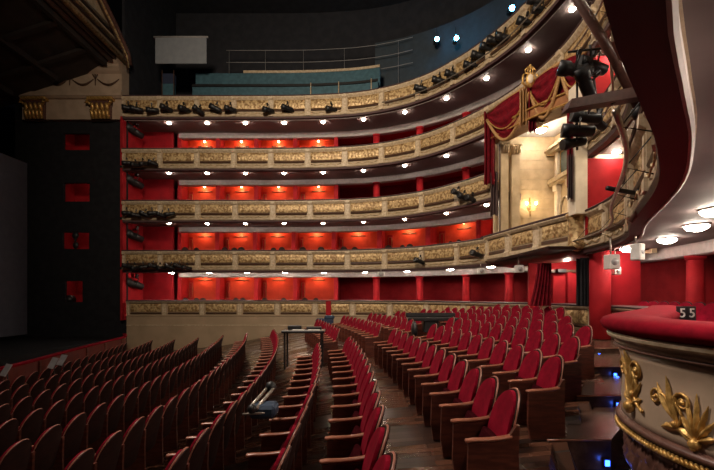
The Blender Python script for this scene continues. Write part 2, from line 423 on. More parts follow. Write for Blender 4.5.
# soffit lamps
lp = thing('ceiling_lamp', 'x', 'lamp', (0,0,0), 0, 'round lamps')
q = MB(); q.lathe([(.15,.0),(.15,-.03),(.12,-.04)], 16); q.build('mount_ring', M['steel'], lp)
q = MB(); q.lathe([(.13,-.03),(.135,-.07),(.1,-.12),(.04,-.15),(.001,-.155)], 14); q.build('glass_bowl', M['lampglow'], lp)
kids[lp.name] = list(lp.children); used.append(0)
for k in range(4):
    z = ZB[k]+.11
    n = 0; s = 2.2
    while s < TP.L-3.2:
        inbox = sBox0-.5 < s < sBox1+.5
        if not inbox or k in (0,3):
            p = TP.pt(s, 1.05 if k == 0 else .75, z)
            o = place(lp, 2, p, (0,0,0), f'round glowing lamp under the {LV[k]} balcony, {ORD[n]} from the stage', f'round lamps under the {LV[k]} balcony')
            o.scale = (1.4,1.4,.85) if k == 0 else (.8,.8,.7)
            n += 1
        s += 2.18 if s < 26 else 1.75

# ---------------------------------------------------------------- stalls parapet
PP = Path([(-12.7,22.05),(-10,22.05),(-7,22.05),(-4,22.0),(-2,21.9),(0,21.65),(1.8,21.0),(3.4,19.95),(4.8,18.5),(5.9,16.9),(6.9,15.0),(7.5,13),(7.45,10.7),(6.6,8.9),(5.4,7.4),(4.3,6.2),(3.5,5.35),(3.05,4.8),(2.85,4.25),(2.8,3.7),(2.9,3.15),(3.13,2.5),(3.33,1.6)], .08)
sN = PP.find(lambda p: p.x > 4 and p.y < 8.95)
zr = -.38
o = thing('stalls_parapet', 'low cream and gilt parapet running round the stalls below the lowest boxes', 'parapet')
q = MB(); sweep(q, PP, 0, sN, [(.0,-3.3),(.0,zr-.86),(-.04,zr-.83),(-.04,zr-.77),(.06,zr-.73),(.04,zr-.1),(.3,zr-.1),(.3,-3.3)]); q.build('lower_wall', M['tanwall'], o)
q = MB(); sweep(q, PP, 0, sN, [(-.06,zr-.1),(-.1,zr-.05),(-.06,zr-.03),(.3,zr-.03),(.3,zr-.1)]); q.build('cornice', M['ledge'], o)
q = MB(); sweep(q, PP, 0, sN, [(-.08,zr-.03),(-.1,zr+.02),(-.05,zr+.05),(.35,zr+.05),(.35,zr-.03)]); q.build('handrail', M['maroon'], o)
q = MB(); sweep(q, PP, 0, 23, [(-.01,zr-1.38),(-.03,zr-1.35),(-.01,zr-1.32)], closed=False); q.build('string_course', M['ledge'], o)
n = int(sN/2.0)
for i in range(n):
    s0 = sN*i/n; s1 = sN*(i+1)/n
    q = MB(); sweep(q, PP, s0-.1 if i else 0, s0+.12, [(-.03,zr-.78),(-.03,zr-.18),(-.07,zr-.12),(.05,zr-.1),(.05,zr-.78)], .2); q.build('pilaster', M['ledge'], o)
    q = MB(); q.grid(relief_fn(PP, s0+.2, s1-.18, zr-.6, zr-.16, .02, .04), 36, 8); q.build('relief_panel', M['relief'], o)
    q = MB(); sweep(q, PP, s0+.2, s1-.18, [(.05,zr-.73),(-.0,zr-.72),(-.03,zr-.68),(.05,zr-.64)], .5); q.build('dark_moulding', M['darkbar'], o)
q = MB(); sweep(q, PP, 0, PP.L, [(.3,-1.5),(.3,-1.3),(6,-1.3),(6,-1.5)], .4); struct('floor_boxes', q, M['backwood'])

# near parapet nose with velvet cushion
o = thing('box_parapet', 'bulging taupe parapet with red velvet cushion and gilt acanthus in the right foreground', 'parapet')
def nsw(name, prof, m, smooth=True, a=sN, b=PP.L):
    q = MB(); sweep(q, PP, a, b, prof, .09, smooth=smooth); return q.build(name, m, o)
c = .0
nsw('velvet_cushion', [(-.02,-.43),(-.09,-.39),(-.12,-.33),(-.09,-.28),(-.02,-.25),(.25,-.24),(.46,-.26),(.52,-.3),(.5,-.43)], M['cushionred'])
nsw('upper_cornice', [(.4,-.43),(-.04,-.43),(-.05,-.45),(-.04,-.48),(.0,-.505),(.4,-.505)], M['ledge'], False)
nsw('cornice_shadow_moulding', [(.4,-.505),(.03,-.505),(.045,-.53),(.03,-.55),(.04,-.57),(.4,-.57)], M['taupe'], False)
nsw('brown_moulding', [(.4,-.57),(.045,-.57),(.02,-.585),(.045,-.605),(.4,-.605)], M['brownpipe'], True)
face = [(.06,-.605),(.09,-.7),(.11,-.85),(.11,-1.0),(.1,-1.18),(.105,-1.3),(.1,-1.37)]
def fo(z):
    for (o1,z1),(o2,z2) in zip(face, face[1:]):
        if z2 <= z <= z1: return o1+(o2-o1)*(z1-z)/(z1-z2)
    return face[-1][0]
nsw('bombe_panel', face+[(.4,-1.370),(.4,-.605)], M['taupe'])
nsw('base_moulding', [(.4,-1.36),(.1,-1.36),(.05,-1.38),(.04,-1.41),(.07,-1.44),(.4,-1.44)], M['brownpipe'])
nsw('lower_wall', [(.45,-1.44),(.12,-1.44),(.17,-1.5),(.2,-1.68),(.22,-1.9),(.22,-2.4),(.45,-2.4)], M['darkbar'])
s = sN+1; i = 0
nearA = PP.find(lambda p: p.x > 2 and p.y < 5.0)
q = MB(); s = nearA
while s < PP.L-.2:
    a = PP.pt(s,.07,-1.455); b = PP.pt(s+.035,.05,-1.495); d = PP.pt(s+.05,.09,-1.530)
    q.tube([a,b,d], [.012,.022,.004], 5); s += .045
q.build('leaf_border', M['gold'], o)
q = MB(); q.grid(relief_fn(PP, nearA, PP.L-.2, -2.0, -1.550, .18, .06), 120, 10); q.build('lower_relief', M['brownpipe'], o)
sj = PP.find(lambda p: p.x > 2 and p.y < 3.28)
q = MB()
for t in (sj+.1, sj+1.0):
    for dz in range(6):
        pass
    q.tube([PP.pt(t,fo(z)-.004,z) for z in (-.61,-.8,-1.0,-1.15,-1.35)], .006, 4)
q.build('panel_joint', M['darkbar'], o)
sG = PP.find(lambda p: p.x > 2 and p.y < 3.5)   # foot of the palmette
def gp(s, z, l=.02): return PP.pt(s, fo(z)-l, z)
def scroll(q, s0, z0, pts, r0, r1, n=10):
    # smooth curve through control offsets
    P = [(s0+a, z0+b) for a,b in pts]; out = []
    for i in range(len(P)-1):
        p0 = P[max(i-1,0)]; p1 = P[i]; p2 = P[i+1]; p3 = P[min(i+2,len(P)-1)]
        for k in range(5):
            t = k/5
            f = lambda u: .5*((2*p1[u])+(p2[u]-p0[u])*t+(2*p0[u]-5*p1[u]+4*p2[u]-p3[u])*t*t+(3*p1[u]-p0[u]-3*p2[u]+p3[u])*t**3)
            out.append((f(0),f(1)))
    out.append(P[-1]); N = len(out)
    q.tube([gp(a,b,.018) for a,b in out], [r0+(r1-r0)*i/(N-1) for i in range(N)], 7)
def spiral(cx, cz, r, a0, turns, n=10, sgn=1):
    return [(cx+r*(1-.8*i/n)*math.cos(a0+sgn*2*PI*turns*i/n), cz+r*(1-.8*i/n)*math.sin(a0+sgn*2*PI*turns*i/n)) for i in range(n+1)]
def leaf(q, s0, z0, ds, dz, w, bend=0.):
    n = 8
    def fn(u, v):
        wv = w*math.sin(PI*min(1,u*.92+.06))**.8*(1-.25*(math.cos(u*PI*7)>.2))
        L = math.hypot(ds,dz); nx,nz = -dz/L, ds/L
        off = (v-.5)*2*wv + bend*math.sin(PI*u)
        a = s0+ds*u+nx*off; b = z0+dz*u+nz*off
        return gp(a, b, .012+.035*(1-abs(v-.5)*2)*math.sin(PI*(u*.9+.08)))
    q.grid(fn, 14, 6)
def ornament(s0, z0, sc, fl=1):
    q = MB(); k = sc
    # two tall curved acanthus leaves
    leaf(q, s0-.18*k*fl, z0+.12*k, -.1*k*fl, .36*k, .035*k, .02*k)
    leaf(q, s0-.2*k*fl, z0+.13*k, -.2*k*fl, .27*k, .03*k, .02*k)
    leaf(q, s0-.16*k*fl, z0+.1*k, -.02*k*fl, .26*k, .02*k, .02*k)
    scroll(q, s0, z0, [(-.02*k*fl,.0),(-.12*k*fl,.05*k),(-.2*k*fl,.16*k),(-.3*k*fl,.3*k)]+spiral(-.41*k*fl,.27*k,.075*k,.6 if fl>0 else PI-.6,1.3,12,1 if fl>0 else -1), .014*k, .008*k)
    scroll(q, s0, z0, [(-.16*k*fl,.08*k),(-.12*k*fl,.18*k)]+spiral(-.12*k*fl,.29*k,.08*k,PI if fl>0 else 0,1.4,12,-1 if fl>0 else 1), .014*k, .008*k)
    leaf(q, s0-.12*k*fl, z0+.06*k, -.22*k*fl, -.03*k, .035*k, -.02*k)
    q.ball(gp(s0-.41*k*fl, z0+.27*k, .02), .02*k, 8); q.ball(gp(s0-.12*k*fl, z0+.29*k, .02), .022*k, 8)
    q.ball(gp(s0-.17*k*fl, z0+.1*k, .03), .03*k, 8)
    return q
def palmette(s0, z0, k):
    q = MB()
    for a in (-75,-50,-26,0,26,50,75):
        L = .36*k*(1-.004*abs(a)); leaf(q, s0, z0+.05*k, -L*math.sin(math.radians(a))*.62, L*math.cos(math.radians(a)), .026*k, .0)
    q.ball(gp(s0, z0+.03*k, .03), .045*k, 10); q.ball(gp(s0, z0-.0*k, .04), .025*k, 8)
    return q
ornament(sG, -1.29, 1.1).build('acanthus_scroll', M['gold'], o)
palmette(sG+.0, -1.33, 1.15).build('palmette', M['gold'], o)
sL = PP.find(lambda p: p.x > 2 and p.y < 4.33)
ornament(sL+.28, -1.2, 1.35).build('acanthus_scroll', M['gold'], o)
palmette(sL+.0, -1.25, 1.45).build('palmette', M['gold'], o)

# ---------------------------------------------------------------- stalls floor
CURV = .0113
T = [(-12,-3.3),(-9.9,-3.28),(-8.8,-3.2),(-7.7,-3.12),(-6.6,-3.05),(-5.5,-2.95),(-4.35,-2.83),(-3.05,-2.66),(-1.78,-2.45),(-.68,-2.17),(.27,-2.0),(1.4,-1.91),(2.55,-1.8),(3.6,-1.7),(4.6,-1.61),(5.5,-1.52),(6.3,-1.45),(7.1,-1.39),(9,-1.36)]
def bendx(y, u=0): return (CURV-.0022*min(1,max(0,(-2-u)/2.5)))*max(0,y-4)**2
def fz(u):
    for (a,za),(b,zb) in zip(T,T[1:]):
        if u <= b: return za+(zb-za)*max(0,(u-a))/(b-a)
    return T[-1][1]
def rowend(y): return .27+(y-2.3)*.8 if y < 7.6 else 4.51+(y-7.6)*.38
q = MB(); NX, NY = 100, 64
def ffn(u, v):
    uu = -9.95+u*18.4; y = .5+v*21.5; x = uu-bendx(y,uu)
    if uu > -9: pass
    z = fz(uu)
    if y > 2.5 and y < 13 and x > rowend(y)+.3: z -= .5
    if y <= 2.5 and x > .7: z -= .6
    return (x, y, z)
q.grid(ffn, NX, NY, False); struct('floor', q, M['floor'])
# side aisle steps
steps = [(2.2,3.55,-2.32),(3.55,4.9,-2.15),(4.9,6.35,-1.79),(6.35,8.0,-1.62),(8.0,9.8,-1.46),(9.8,12.4,-1.33)]
for i,(y0,y1,z) in enumerate(steps):
    def xr(y): 
        s = PP.find(lambda p: p.x > 2 and p.y < y); return PP.pos(s).x+.02
    poly = [(max(rowend(y0)-.02,.6),y0),(xr(y0) if y0 > 2.5 else 3.1,y0),(xr((y0+y1)/2),(y0+y1)/2),(xr(y1),y1),(rowend(y1)-.02,y1)]
    q = MB(); q.prism(poly, lambda p: (p[0],p[1],z-.6), lambda p: (p[0],p[1],z))
    d = struct('floor_step', q, M['tread'])
    q = MB(); q.tube([(poly[0][0],y0,z),(poly[1][0],y0,z)], .012, 6); e = q.build('nosing', M['armwood'], d)
for i,(px,py,Y) in enumerate([(599,355,9.77),(615,375,7.97),(618,405,6.32),(607,463,4.87)]):
    p = at(px,py,Y)
    t = thing('step_light', f'small blue light set in the aisle step riser, {["highest and farthest","second from the top","third from the top","lowest and nearest"][i]}', 'light', (p.x,Y-.0,p.z), 0, 'blue step lights')
    k = .028+.0
    q = MB(); q.box((-k,-.02,-k*1.3),(k,.0,k*1.3), .006); q.build('lens', M['stepglow'], t)
    q = MB(); q.box((-k*1.4,-.008,-k*1.8),(k*1.4,.01,k*1.8)); q.build('plate', M['black'], t)
    L = bpy.data.lights.new('step_bulb','POINT'); L.energy = .5; L.color = (.05,.15,1); L.shadow_soft_size = .03
    lo = bpy.data.objects.new('bulb', L); C.objects.link(lo); lo.parent = t; lo.location = (0,-.08,-.0)

# ---------------------------------------------------------------- theatre seats
def bx(t): return .12+.15*t                         # recline of the back
st = thing('theatre_seat', 'x', 'seat')
def back(hw, z0, z1, th0, th1, bul=0., n=10, m=8, wrap=.05):
    q = MB(); front = []; 
    def P(i, j, off, sc=1.):
        t = math.sin(i/n*PI/2); y = (j/m*2-1)
        w = hw*max(0,1-max(0,(t-.4)/.6)**2.4)**.5 if i < n else 0.01
        w *= (.86+.14*min(1,t/.3))
        z = z0+(z1-z0)*t
        return (bx((z-.38)/.62)-wrap*(y*w/.25)**2+off-bul*(1-y*y)*math.sin(PI*min(1,t*.9+.1)), y*w, z)
    q.grid(lambda u,v: P(u*n, v*m, th0), n, m); q.grid(lambda u,v: P(u*n, (1-v)*m, th1), n, m)
    # edge
    ring0 = [P(i,0,th0) for i in range(n+1)]+[P(i,m,th0) for i in range(n,-1,-1)]
    ring1 = [P(i,0,th1) for i in range(n+1)]+[P(i,m,th1) for i in range(n,-1,-1)]
    N = len(ring0); q.add(ring0+ring1, [(i,(i+1)%N,N+(i+1)%N,N+i) for i in range(N)])
    return q, ring1
q, rg = back(.25, .36, 1.0, -.005, .035); q.build('backrest_shell', M['backwood'], st)
q = MB(); q.tube([Vector(p)+Vector((-.02,0,0)) for p in rg], .01, 5); q.build('back_rim', M['rim'], st)
q, _ = back(.232, .4, .985, -.006, -.04, .035); q.build('back_cushion', M['velvet'], st)
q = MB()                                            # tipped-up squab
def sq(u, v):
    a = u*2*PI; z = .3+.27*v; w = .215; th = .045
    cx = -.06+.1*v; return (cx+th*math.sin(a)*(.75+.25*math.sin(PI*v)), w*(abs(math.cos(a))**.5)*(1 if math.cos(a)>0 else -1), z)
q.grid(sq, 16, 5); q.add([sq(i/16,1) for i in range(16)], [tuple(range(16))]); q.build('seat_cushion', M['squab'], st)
def arm(y):
    q = MB()
    q.grid(lambda u,v: (-.27+.4*u, y+.034*math.cos(v*2*PI), .605+.035*u*u*u+.02*math.sin(v*2*PI)-.05*max(0,.12-u)*6*.2), 8, 10)
    q.ball((-.27,y,.6), .034, 8, (.6,1,.6))
    return q
def side(y):
    q = MB(); poly = [(-.24,0),(-.27,.2),(-.26,.58),(.06,.6),(.12,.66),(.17,.74),(.2,.74),(.19,.5),(.2,0)]
    q.prism(poly, lambda p: (p[0],y-.022,p[1]), lambda p: (p[0],y+.022,p[1])); return q
arm(-.275).build('armrest', M['armwood'], st); side(-.275).build('side_panel', M['wood'], st)
base_kids = list(st.children); kids[st.name] = base_kids
# seat with a second arm for the far end
ste = st.copy(); C.objects.link(ste); ek = []
for c in base_kids:
    d = c.copy(); C.objects.link(d); d.parent = ste; ek.append(d)
a2 = arm(.275).build('armrest', M['armwood'], ste); b2 = side(.275).build('side_panel', M['wood'], ste)
kids[ste.name] = ek+[a2,b2]
useA = [0]; useB = [0]
def put_seat(end, loc, rz, label, group):
    proto, fl_ = (ste, useB) if end else (st, useA)
    if not fl_[0]:
        fl_[0] = 1; proto.location = loc; proto.rotation_euler = (0,0,rz); proto['label'] = label; proto['group'] = group
    else: dup(proto, loc, (0,0,rz), label, group)
W = .56
# (row coordinate, blocks of (near y, far y), description)
rows = [
 (-8.8, [(9.4,18.6)], 'first row from orchestra rail'),
 (-7.7, [(8.0,18.8)], 'second row from orchestra rail'),
 (-6.6, [(6.6,18.8)], 'third row from orchestra rail'),
 (-5.5, [(5.4,18.6)], 'fourth row from orchestra rail'),
 (-4.35,[(4.2,18.4)], 'fifth row from orchestra rail'),
 (-3.05,[(2.9,17.8)], 'sixth row from orchestra rail'),
 (-1.78,[(2.4,17.2)], 'seventh row from orchestra rail'),
 (-.68, [(2.3,10.3)], 'eighth row from orchestra rail'),
 (.1,  [(2.35,10.7),(12.0,17.4)], 'ninth row from orchestra rail'),
 (1.4,  [(3.6,11.0),(12.1,17.8)], 'tenth row from orchestra rail'),
 (2.55, [(5.0,11.5),(12.6,17.8)], 'eleventh row from orchestra rail'),
 (3.6,  [(6.4,12.9),(14.5,17.8)], 'twelfth row from orchestra rail'),
 (4.6, [(7.6,17.5)], 'thirteenth row from orchestra rail'),
 (5.5, [(9.6,17.2)], 'fourteenth row from orchestra rail'),
 (6.3, [(11.4,16.9)], 'fifteenth row from orchestra rail'),
 (7.1, [(12.2,16.4)], 'sixteenth row from orchestra rail'),
]
nseat = 0
for u, blocks, rn in rows:
    for bi,(y0,y1) in enumerate(blocks):
        nn = int((y1-y0)/W)
        for i in range(nn):
            y = y0+W*(i+.5); x = u-.14-bendx(y,u)
            sl = (bendx(y+.1,u)-bendx(y-.1,u))/.2
            rz = math.atan(sl)
            bn = '' if len(blocks) == 1 else (', near block' if bi == 0 else ', far block')
            put_seat(i == nn-1, (x,y,fz(u-.14)), rz, f'red velvet seat, {rn}{bn}, {ORD[i]} seat from near end', 'red velvet stalls seats')
            nseat += 1
print('seats', nseat)

# ---------------------------------------------------------------- box seats on the right behind the parapet
used.append(0)
bs = thing('parterre_chair', 'x', 'chair', (0,0,0), 0, 'red chairs behind the right parapet')
q,_ = back(.2,.5,1.0,-.02,.02); q.build('backrest', M['velvet'], bs)
q = MB(); q.tube([Vector(p)+Vector((0,0,0)) for p in _], .022, 5); q.build('back_frame', M['backwood'], bs)
q = MB(); q.box((-.3,-.2,.4),(.15,.2,.5), .03); q.build('seat', M['velvet'], bs)
for sx in (-.25,.12):
    for sy in (-.17,.17):
        q = MB(); q.tube([(sx,sy,.42),(sx,sy,0)], .02, 6); q.build('leg', M['backwood'], bs)
kids[bs.name] = list(bs.children)
i = 0
for j in range(9):
    y = 11.3-.42*j; p = Vector((7.92-.05*j, y, -1.2))
    place(bs, 3, p, (0,0,.25), f'red chair with dark frame behind the right-hand parapet, {ORD[j]} from the royal box', 'red chairs behind the right parapet')

# ---------------------------------------------------------------- proscenium and stage, left
XP = -12.9
# black side wall with four lit red openings
ops = [(63.5,89.5,133.5,150,'top'),(63.5,89.5,183,201.5,'second'),(62.5,89,232.5,249,'third'),(65,82.5,281,302,'lowest')]
YW = 22.4
xs = sorted({-19.0, XP}|{(o_[j]-HX)*YW/F for o_ in ops for j in (0,1)})
zs = sorted({-3.4, 9.75}|{(HY-o_[j])*YW/F for o_ in ops for j in (2,3)})
holes = [((o_[0]-HX)*YW/F,(o_[1]-HX)*YW/F,(HY-o_[3])*YW/F,(HY-o_[2])*YW/F) for o_ in ops]
q = MB()
for a,b in zip(xs,xs[1:]):
    for c_,d in zip(zs,zs[1:]):
        cx,cz = (a+b)/2,(c_+d)/2
        if any(h[0]<cx<h[1] and h[2]<cz<h[3] for h in holes): continue
        q.box((a,YW,c_),(b,YW+.15,d))
struct('wall_proscenium', q, M['cloth'])
for i,(h,o_) in enumerate(zip(holes,ops)):
    q = MB(); x0,x1,z0,z1 = h; y0 = YW+.15; y1 = YW+1.6
    q.box((x0-.5,y1,z0-.4),(x1+.5,y1+.1,z1+.5)); q.box((x0-.6,y0,z0-.4),(x0-.5,y1,z1+.5)); q.box((x1+.5,y0,z0-.4),(x1+.6,y1,z1+.5))
    q.box((x0-.6,y0,z1+.5),(x1+.6,y1+.1,z1+.6)); q.box((x0-.6,y0,z0-.5),(x1+.6,y1+.1,z0-.4))
    struct(f'window_{i+1}', q, M['redwall'])
    L = bpy.data.lights.new('opening_bulb','POINT'); L.energy = 5; L.color = (1,.7,.55); L.shadow_soft_size = .06
    lo = bpy.data.objects.new('bulb', L); C.objects.link(lo); lo.location = (x1+.15 if i==0 else (x0+x1)/2, y0+.5, z1+.25)
# stage props in front of the openings
o = thing('stage_lamp_cluster', 'black lamp hanging in the third red opening of the black stage wall', 'lamp', at(76,240,YW))
q = MB(); q.tube([(0,-.05,.55),(0,-.05,-.4)], .05, 8); q.ball((0,-.05,.25), .2, 8, (1,.6,1.1)); q.build('body', M['black'], o)
q = MB(); q.ball((.02,-.05,-.3), .17, 8, (1,.6,1.3)); q.build('lower_lamp', M['black'], o)
o = thing('stool', 'round black stool top in the lowest red opening of the stage wall', 'stool', at(70,302,YW+.4))
q = MB(); q.lathe([(.3,.0),(.3,.2),(.2,.36),(.02,.4)], 12); q.build('seat', M['black'], o)
q = MB(); q.tube([(0,0,0),(0,0,-.3)], .05, 6); q.build('post', M['black'], o)
# entablature and capitals
q = MB(); q.box((-18.5,22.1,9.65),(XP,22.39,10.75)); struct('wall_frieze', q, M['taupe'])
o = thing('entablature', 'cream stepped entablature with festoons over the stage pilasters', 'moulding')
q = MB(); prof = [(21.95,10.75),(21.8,10.85),(21.8,11.05),(21.9,11.1),(21.9,12.05),(21.75,12.15),(21.6,12.3),(21.6,12.42),(21.45,12.55),(21.45,12.7),(22.6,12.7),(22.6,10.75)]
q.prism(prof, lambda p: (-18.5,p[0],p[1]), lambda p: (XP+.02,p[0],p[1])); q.build('mouldings', M['taupe'], o)
q = MB()
for j in range(4):
    x0 = -18.4+j*1.4; pts = [(x0+1.2*t,21.86,11.75-.32*math.sin(PI*t)) for t in [k/10 for k in range(11)]]
    q.tube(pts, [.02+.045*math.sin(PI*k/10) for k in range(11)], 6)
    for a in (-.13,.0,.13): q.tube([(x0-.1,21.85,11.75),(x0-.1+a,21.84,12.0)], [.02,.04], 5)
    q.tube([(x0-.1,21.85,11.75),(x0-.1,21.85,11.4)], [.04,.02], 5)
q.build('festoons', M['darkbar'], o)
def capital(x0, x1, lbl):
    o = thing('pilaster_capital', lbl, 'capital', ((x0+x1)/2,22.1,9.6), 0, 'gilded stage capitals'); w = (x1-x0)/2
    q = MB(); q.box((-w,-.35,1.0),(w,0,1.18),.04); q.build('abacus', M['gold'], o)
    q = MB(); q.box((-w*.75,-.18,0),(w*.75,0,1.0)); q.build('bell', M['brownpipe'], o)
    q = MB()
    for row,(zz,n_) in enumerate([(.0,5),(.35,4)]):
        for i in range(n_):
            x = -w*.75+(i+.5)*w*1.5/n_
            q.tube([(x,-.18,zz),(x,-.26,zz+.28),(x,-.36,zz+.4),(x,-.38,zz+.3)], [.09,.11,.09,.03], 6)
    for sx in (-1,1):
        q.tube([(sx*w*.5,-.2,.6),(sx*w*.8,-.3,.8),(sx*w,-.36,.95),(sx*w*1.0,-.38,.8),(sx*w*.85,-.38,.82)], [.05,.07,.07,.06,.03], 6)
    q.build('acanthus_leaves', M['gold'], o)
capital(-18.35,-17.0,'gilded acanthus capital at the dark left end of the stage frieze')
capital(-14.75,-13.35,'gilded acanthus capital beside the top balcony')
# arch face over the stage
q = MB(); arch = [(22.3,12.75),(22.1,13.3),(21,14.05),(19.7,14.8),(17.5,16.6),(14,19.5),(10,22),(4,23)]
poly = arch+[(4,12.75)]
q.prism(poly, lambda p: (XP+.1,p[0],p[1]), lambda p: (XP-.4,p[0],p[1])); struct('wall_arch', q, M['cream'])
o = thing('proscenium_arch_moulding', 'gilt and cream mouldings framing the stage arch at top left', 'moulding')
for dz,dx,r,m in ((-.2,-.3,.12,'brownpipe'),(-.12,-.05,.07,'darkbar'),(0,.2,.1,'relief'),(.32,.22,.06,'darkbar'),(.5,.2,.09,'relief'),(.85,.15,.05,'darkbar'),(1.0,.15,.07,'cream')):
    q = MB(); q.tube([(XP+dx,22.2,12.75+dz),(XP+dx,12,12.75+dz),(XP+dx,4,12.75+dz)], r, 8); q.build('straight_moulding', M[m], o)
for da,r,m in ((0,.13,'brownpipe'),(.3,.07,'relief'),(.5,.05,'darkbar')):
    q = MB(); q.tube([(XP+.25,a-da*.5,b-da*.75) for a,b in arch], r, 8); q.build('arch_moulding', M[m], o)
q = MB(); q.prism([(XP,12.66),(-18.7,10.75),(-24,8.9),(-24,12.9),(XP,12.9)], lambda p: (p[0],3,p[1]), lambda p: (p[0],22.3,p[1])); struct('ceiling_stage', q, M['darkbrown'])
q = MB(); zl = lambda x: 12.66+(x-XP)*.329
for j in range(9):
    for (xa,xb) in ((-18.6,-13.4),): q.prism([(xa,zl(xa)-.16),(xb,zl(xb)-.16),(xb,zl(xb)+.05),(xa,zl(xa)+.05)], lambda p: (p[0],4+j*2.0,p[1]), lambda p: (p[0],4.25+j*2.0,p[1]))
for x in (-18.6,-16.2,-13.6): q.box((x,3,zl(x)-.2),(x+.22,21.4,zl(x)+.1))
struct('trim_coffers', q, M['darkbrown'])
q = MB(); q.box((-30,30,-4),(-19.1,30.2,14)); q.box((-19.15,22.4,-4),(-19.0,30,14)); q.box((-30,-4,-4),(-29.8,30,14)); struct('wall_stage', q, M['cloth'])
q = MB(); q.box((-30,-4,-3.4),(-13.2,22.4,-2.4)); struct('floor_stage', q, M['cloth'])
q = MB(); q.box((-18.15,8,-2.2),(-18.05,21.9,7.15)); tag(q.build('safety_curtain', M['bluesheet']), 'large dim blue-grey sheet standing on the dark stage at the far left', 'curtain')
# orchestra rail
RP = Path([(-12.2,20.9),(-11.35,19.4),(-11.1,17.6),(-10.6,14.6),(-10.1,12),(-9.95,10),(-9.9,7)])
o = thing('orchestra_rail', 'low red-brown wooden rail between the orchestra pit and the first row', 'barrier')
q = MB(); sweep(q, RP, 0, RP.L, [(.0,-3.6),(.0,-2.12),(.08,-2.12),(.08,-3.6)]); q.build('panels', M['barrier'], o)
q = MB(); sweep(q, RP, 0, RP.L, [(-.04,-2.12),(-.04,-2.05),(.12,-2.05),(.12,-2.12)]); q.build('top_rail', M['cushionred'], o)
for i in range(9):
    q = MB(); s0 = RP.L*(i+.3)/9; sweep(q, RP, s0, s0+.12, [(.08,-3.6),(.08,-2.14),(.12,-2.14),(.12,-3.6)], .12); q.build('post', M['wood'], o)
for i,(px,py,Y) in enumerate([(53,363,12.0),(62,360,12.4),(6,370,11.0)]):
    p = at(px,py,Y)
    o = thing('music_stand', ['grey music stand on the orchestra rail, left one of the pair','grey music stand on the orchestra rail, right one of the pair','grey music stand at the left edge of the frame'][i], 'music stand', p, -.5, 'music stands')
    q = MB(); q.obox(Matrix.Rotation(-.5,4,'X'), (.34,.02,.34)); q.build('desk', M['paper'], o)
    q = MB(); q.tube([(0,.03,-.1),(0,.05,-.9)], .015, 6); q.build('post', M['black'], o)

# ---------------------------------------------------------------- upper gallery and roof
q = MB(); q.box((-30,-6,20),(22,36,20.2)); struct('ceiling_roof', q, M['darkceil'])
q = MB(); sweep(q, TP, 0, sBox1, [(6.5,10),(6.5,20.5),(6.6,20.5),(6.6,10)], .5); struct('wall_gallery', q, M['darkceil'])
q = MB(); q.box((-13.1,22.3,10.2),(-12.95,29,20)); struct('wall_gallery_side', q, M['darkceil'])
sT0 = TP.find(lambda p: p.x > -10.2); sT1 = TP.find(lambda p: p.x > .4)
o = thing('gallery_parapet', 'teal stepped gallery parapet above the top balcony, with pale top edge', 'parapet')
q = MB(); sweep(q, TP, sT0, sT1, [(2.6,11.4),(2.6,12.75),(2.75,12.75),(2.75,11.4)]); q.build('lower_panel', M['teal'], o)
q = MB(); sweep(q, TP, sT0, sT1, [(3.1,12.7),(3.1,13.85),(3.25,13.85),(3.25,12.7)]); q.build('upper_panel', M['teal'], o)
q = MB(); sweep(q, TP, sT0+3, sT1, [(3.05,13.85),(3.05,14.0),(3.3,14.0),(3.3,13.85)]); q.build('top_edge', M['ledge'], o)
q = MB(); sweep(q, TP, sT0, sT1, [(2.5,12.72),(2.5,12.86),(2.6,12.86),(2.6,12.72)]); q.build('dark_gap_strip', M['black'], o)  # black strip put in for the dark gap between the teal panels
q = MB(); sweep(q, TP, sT0, sT1, [(2.75,12.6),(3.1,12.6),(3.1,12.7),(2.75,12.7)]); q.build('step', M['darkceil'], o)
for j in range(3):
    q = MB(); s_ = sT1-.3-j*1.6; q.tube([TP.pt(s_,2.5,11.4),TP.pt(s_,2.5,12.9)], .04, 6); q.build('post', M['ledge'], o)
sU1 = TP.find(lambda p: p.x > 4.3)
q = MB(); sweep(q, TP, sT1-.5, sU1+4, [(5.0,11),(5.0,16.6),(5.15,16.6),(5.15,11)]); struct('wall_gallery_blue', q, M['navy'])
o = thing('gallery_balustrade', 'thin dark rails of the gallery balustrade beside the grey panel', 'railing')
for z in (14.6,15.4,16.2):
    q = MB(); q.tube([TP.pt(s_,4.6,z+.0) for s_ in [4.2+j*.8 for j in range(14)]], .02, 5); q.build('rail', M['paper'], o)
for j in range(5):
    q = MB(); q.tube([TP.pt(4.4+j*2.4,4.6,13.5),TP.pt(4.4+j*2.4,4.6,16.2)], .012, 5); q.build('post', M['paper'], o)
p = at(181,50,23.5)
o = thing('projection_panel', 'pale grey rectangular panel hanging in the dark above the top balcony', 'panel', p)
q = MB(); q.box((-1.5,-.02,-.8),(1.5,.04,.72)); q.build('sheet', M['screen'], o)
q = MB(); q.tube([(-1.6,0,.76),(1.6,0,.76)], .06, 8); q.build('roller', M['paper'], o)
o = thing('teal_cabinet', 'small teal lit cabinet left of the gallery parapet', 'cabinet', at(168,92,24))
q = MB(); q.box((-.32,0,-.2),(.32,.3,.5)); q.build('body', M['teal'], o); q = MB(); q.box((-.36,-.02,.5),(.36,.3,1.1)); q.build('dark_top', M['navybag'], o)
for x in (-.36,.34):
    q = MB(); q.box((x,-.04,-.2),(x+.04,.0,1.3)); q.build('frame', M['darkbar'], o)

